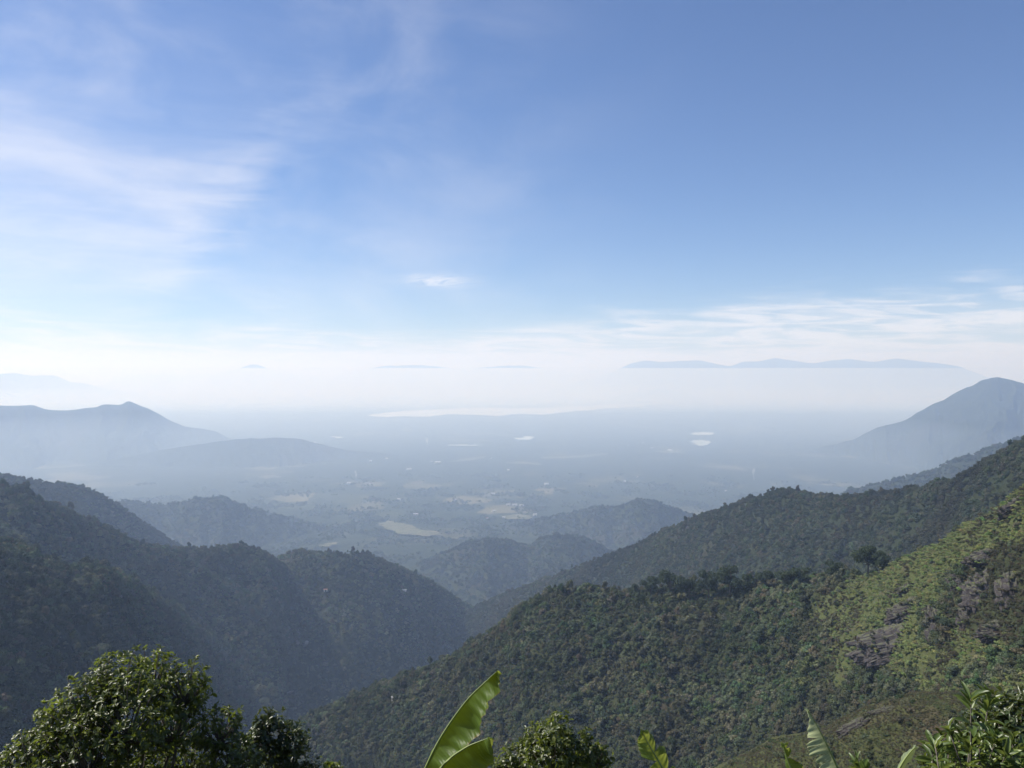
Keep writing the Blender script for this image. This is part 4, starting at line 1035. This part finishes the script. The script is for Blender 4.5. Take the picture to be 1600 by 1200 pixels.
def spline(P, n):
    P = np.array(P, float); m_ = len(P); tt_ = np.linspace(0, m_ - 1, n); out = []
    for q in tt_:
        i = min(int(q), m_ - 2); f = q - i
        a0, a1, a2, a3 = P[max(i - 1, 0)], P[i], P[i + 1], P[min(i + 2, m_ - 1)]
        out.append(0.5 * ((2 * a1) + (-a0 + a2) * f + (2 * a0 - 5 * a1 + 4 * a2 - a3) * f * f + (-a0 + 3 * a1 - 3 * a2 + a3) * f ** 3))
    return np.array(out)
def banana_leaf(root, base, crown_pt, mid, wr, wl, dr, dl, seed, material, tears=(), tear_s=0.3, tip=0.10, pleat=0.02, label=None, roll=0.0):
    """mid: photo (px, py, dist) from base to tip. wr / wl: widths in m of the halves right / left of the midrib; dr / dl: how far each half swings towards (-) or away from (+) the viewer, radians."""
    g = np.random.default_rng(seed)
    N, Mq = 150, 14
    C = spline([tuple(at(*q)) for q in mid], N)
    T = unit(np.gradient(C, axis=0)); view = unit(C); right = unit(np.cross(T, view) * -1)
    right = unit(np.where((right[:, :1] < 0), right, right)); 
    if right[:, 0].mean() < 0: right = -right
    away = unit(np.cross(right, T)); away = np.where((away * view).sum(1, keepdims=True) < 0, -away, away)
    t_ = np.linspace(0, 1, N)
    shape = np.clip(np.sin(np.pi * np.clip(t_ * 0.86 + 0.13, 0, 1)) ** 0.62, 0, 1) * np.clip((1 - t_) / tip, 0, 1) ** (0.55 if tip < .15 else 0.85)
    V, F, UV = [], [], []; Ltot = float(np.linalg.norm(np.diff(C, axis=0), axis=1).sum())
    ph = g.random(6) * 6.28
    for sgn, wd, swing in ((1, wr, dr), (-1, wl, dl)):
        cuts = [0] + sorted(int(q * (N - 1)) for q, s_ in tears if s_ == sgn) + [N - 1]
        for a_, b_ in zip(cuts[:-1], cuts[1:]):
            extra = g.normal() * tear_s if len(cuts) > 2 else 0.0
            n0 = len(V)
            for i in range(a_, b_ + 1):
                f = (i - a_) / max(b_ - a_, 1)
                pinch = 1 - (0.10 * (abs(2 * f - 1) ** 6) if len(cuts) > 2 else 0)
                for j in range(Mq + 1):
                    s_ = j / Mq; an = swing + extra * s_ + roll * s_ + 0.35 * s_ * s_ * np.sign(swing + .001)
                    lat = right[i] * sgn * math.cos(an) + away[i] * math.sin(an)
                    nrm = away[i] * math.cos(an) - right[i] * sgn * math.sin(an)
                    wv = pleat * s_ * (math.sin(t_[i] * 38 + ph[0] + 2 * s_) * .6 + 1.3 * math.sin(t_[i] * 15 + ph[1]) + .35 * math.sin(t_[i] * 95 + ph[2]))
                    edge = 1 + 0.02 * math.sin(t_[i] * 60 + ph[3]) + 0.02 * math.sin(t_[i] * 23 + ph[4])
                    sq = (0.5 - f) * (b_ - a_) / N * Ltot * (0.30 * s_ ** 1.5 if len(cuts) > 2 else 0)
                    p = C[i] + lat * (wd * shape[i] * s_ * pinch * edge) + T[i] * (0.25 * wd * s_ * shape[i] + sq) + nrm * wv
                    V.append(p); UV.append((t_[i], s_))
            w_ = Mq + 1
            for i in range(b_ - a_):
                for j in range(Mq):
                    F.append((n0 + i * w_ + j, n0 + i * w_ + j + 1, n0 + (i + 1) * w_ + j + 1, n0 + (i + 1) * w_ + j))
    o = mesh_obj('leaf', [Vector(v) - base for v in V], F, material, root, smooth=True)
    uvl = o.data.uv_layers.new(name='UVMap'); li = np.empty(len(o.data.loops), np.int32); o.data.loops.foreach_get('vertex_index', li)
    uvl.data.foreach_set('uv', np.array(UV, np.float32)[li].ravel())
    if label: o['label'] = label
    Pm = [tuple(crown_pt), tuple(np.array(crown_pt) * .45 + C[0] * .55 + np.array([0, 0, .02]))] + [tuple(q) for q in C[::6]]
    V, F = tube(Pm, list(np.linspace(0.028, 0.017, 2)) + list(np.linspace(0.015, 0.0025, len(Pm) - 2)), 7)
    r = mesh_obj('midrib', [Vector(v) - base for v in V], F, M_rib, o, smooth=True)
    return o
def banana_plant(label, px, D, top_py, group='banana plants below the viewpoint'):
    B = at(px, 1200, D); base = Vector((B.x, B.y, ground_z(B.x, B.y) - 0.05)); top = at(px, top_py, D)
    root = empty('banana_plant', base); tag(root, label, 'banana plant', group); bpy.context.view_layer.update()
    pts = [base * (1 - u) + top * u for u in np.linspace(0, 1, 8)]
    V, F = tube(pts, [0.11 - 0.06 * u + 0.006 * math.sin(u * 25) for u in np.linspace(0, 1, 8)], 12)
    mesh_obj('pseudostem', [Vector(v) - base for v in V], F, M_stem, root, smooth=True)
    return root, base, top
r_, b_, t_ = banana_plant('tallest banana plant with two broad translucent leaves at bottom centre', 655, 8.0, 1290)
banana_leaf(r_, b_, t_, [(640, 1262, 8.0), (662, 1206, 8.0), (690, 1150, 8.0), (728, 1096, 7.95), (758, 1066, 7.9), (777, 1048, 7.85)], 0.29, 0.24, -0.2, 1.75, 31, M_banana, pleat=0.045, tip=0.2, label='tallest upright leaf, bright where sunlight shines through')
banana_leaf(r_, b_, t_, [(650, 1265, 7.6), (672, 1222, 7.6), (700, 1188, 7.6), (728, 1168, 7.55), (748, 1159, 7.5), (764, 1153, 7.45)], 0.30, 0.22, 0.1, 1.9, 32, M_banana, pleat=0.03, label='lower leaf arching to the right with a yellow edge')
r_, b_, t_ = banana_plant('banana plant showing only one narrow leaf right of the round bush', 1060, 8.6, 1300)
banana_leaf(r_, b_, t_, [(1058, 1270, 8.6), (1046, 1222, 8.6), (1028, 1188, 8.6), (1012, 1160, 8.6), (1000, 1138, 8.6)], 0.16, 0.14, 0.3, 0.1, 33, M_banana, tears=((.35, 1), (.6, 1), (.5, -1)), tear_s=0.15, pleat=0.012)
r_, b_, t_ = banana_plant('banana plant with a sky-sheen coloured ribbed torn leaf and a dark folded leaf', 1318, 8.0, 1300)
banana_leaf(r_, b_, t_, [(1334, 1262, 8.0), (1314, 1212, 8.0), (1298, 1176, 8.0), (1281, 1142, 8.0), (1261, 1106, 8.0)], 0.10, 0.22, 1.75, -0.35, 34, M_banana_pale_sheen, tears=((.25, -1), (.33, -1), (.42, -1), (.5, -1), (.6, -1), (.68, -1)), tear_s=0.22, pleat=0.016, tip=0.24, label='ribbed leaf with sky sheen in its pale colour and a torn left side')
banana_leaf(r_, b_, t_, [(1300, 1290, 8.3), (1262, 1240, 8.3), (1238, 1205, 8.3), (1228, 1180, 8.3), (1222, 1160, 8.3)], 0.12, 0.10, 0.3, 1.2, 35, M_banana, tears=((.7, 1), (.85, 1)), tear_s=0.2, pleat=0.015, label='short dark leaf folded along its midrib')
r_, b_, t_ = banana_plant('banana plant with one thin edge-on leaf left of the long leaved bush', 1385, 7.6, 1290)
banana_leaf(r_, b_, t_, [(1382, 1262, 7.6), (1396, 1222, 7.6), (1408, 1196, 7.6), (1420, 1178, 7.6), (1431, 1166, 7.6)], 0.16, 0.14, 1.1, 1.2, 36, M_banana_pale_sheen, pleat=0.01)
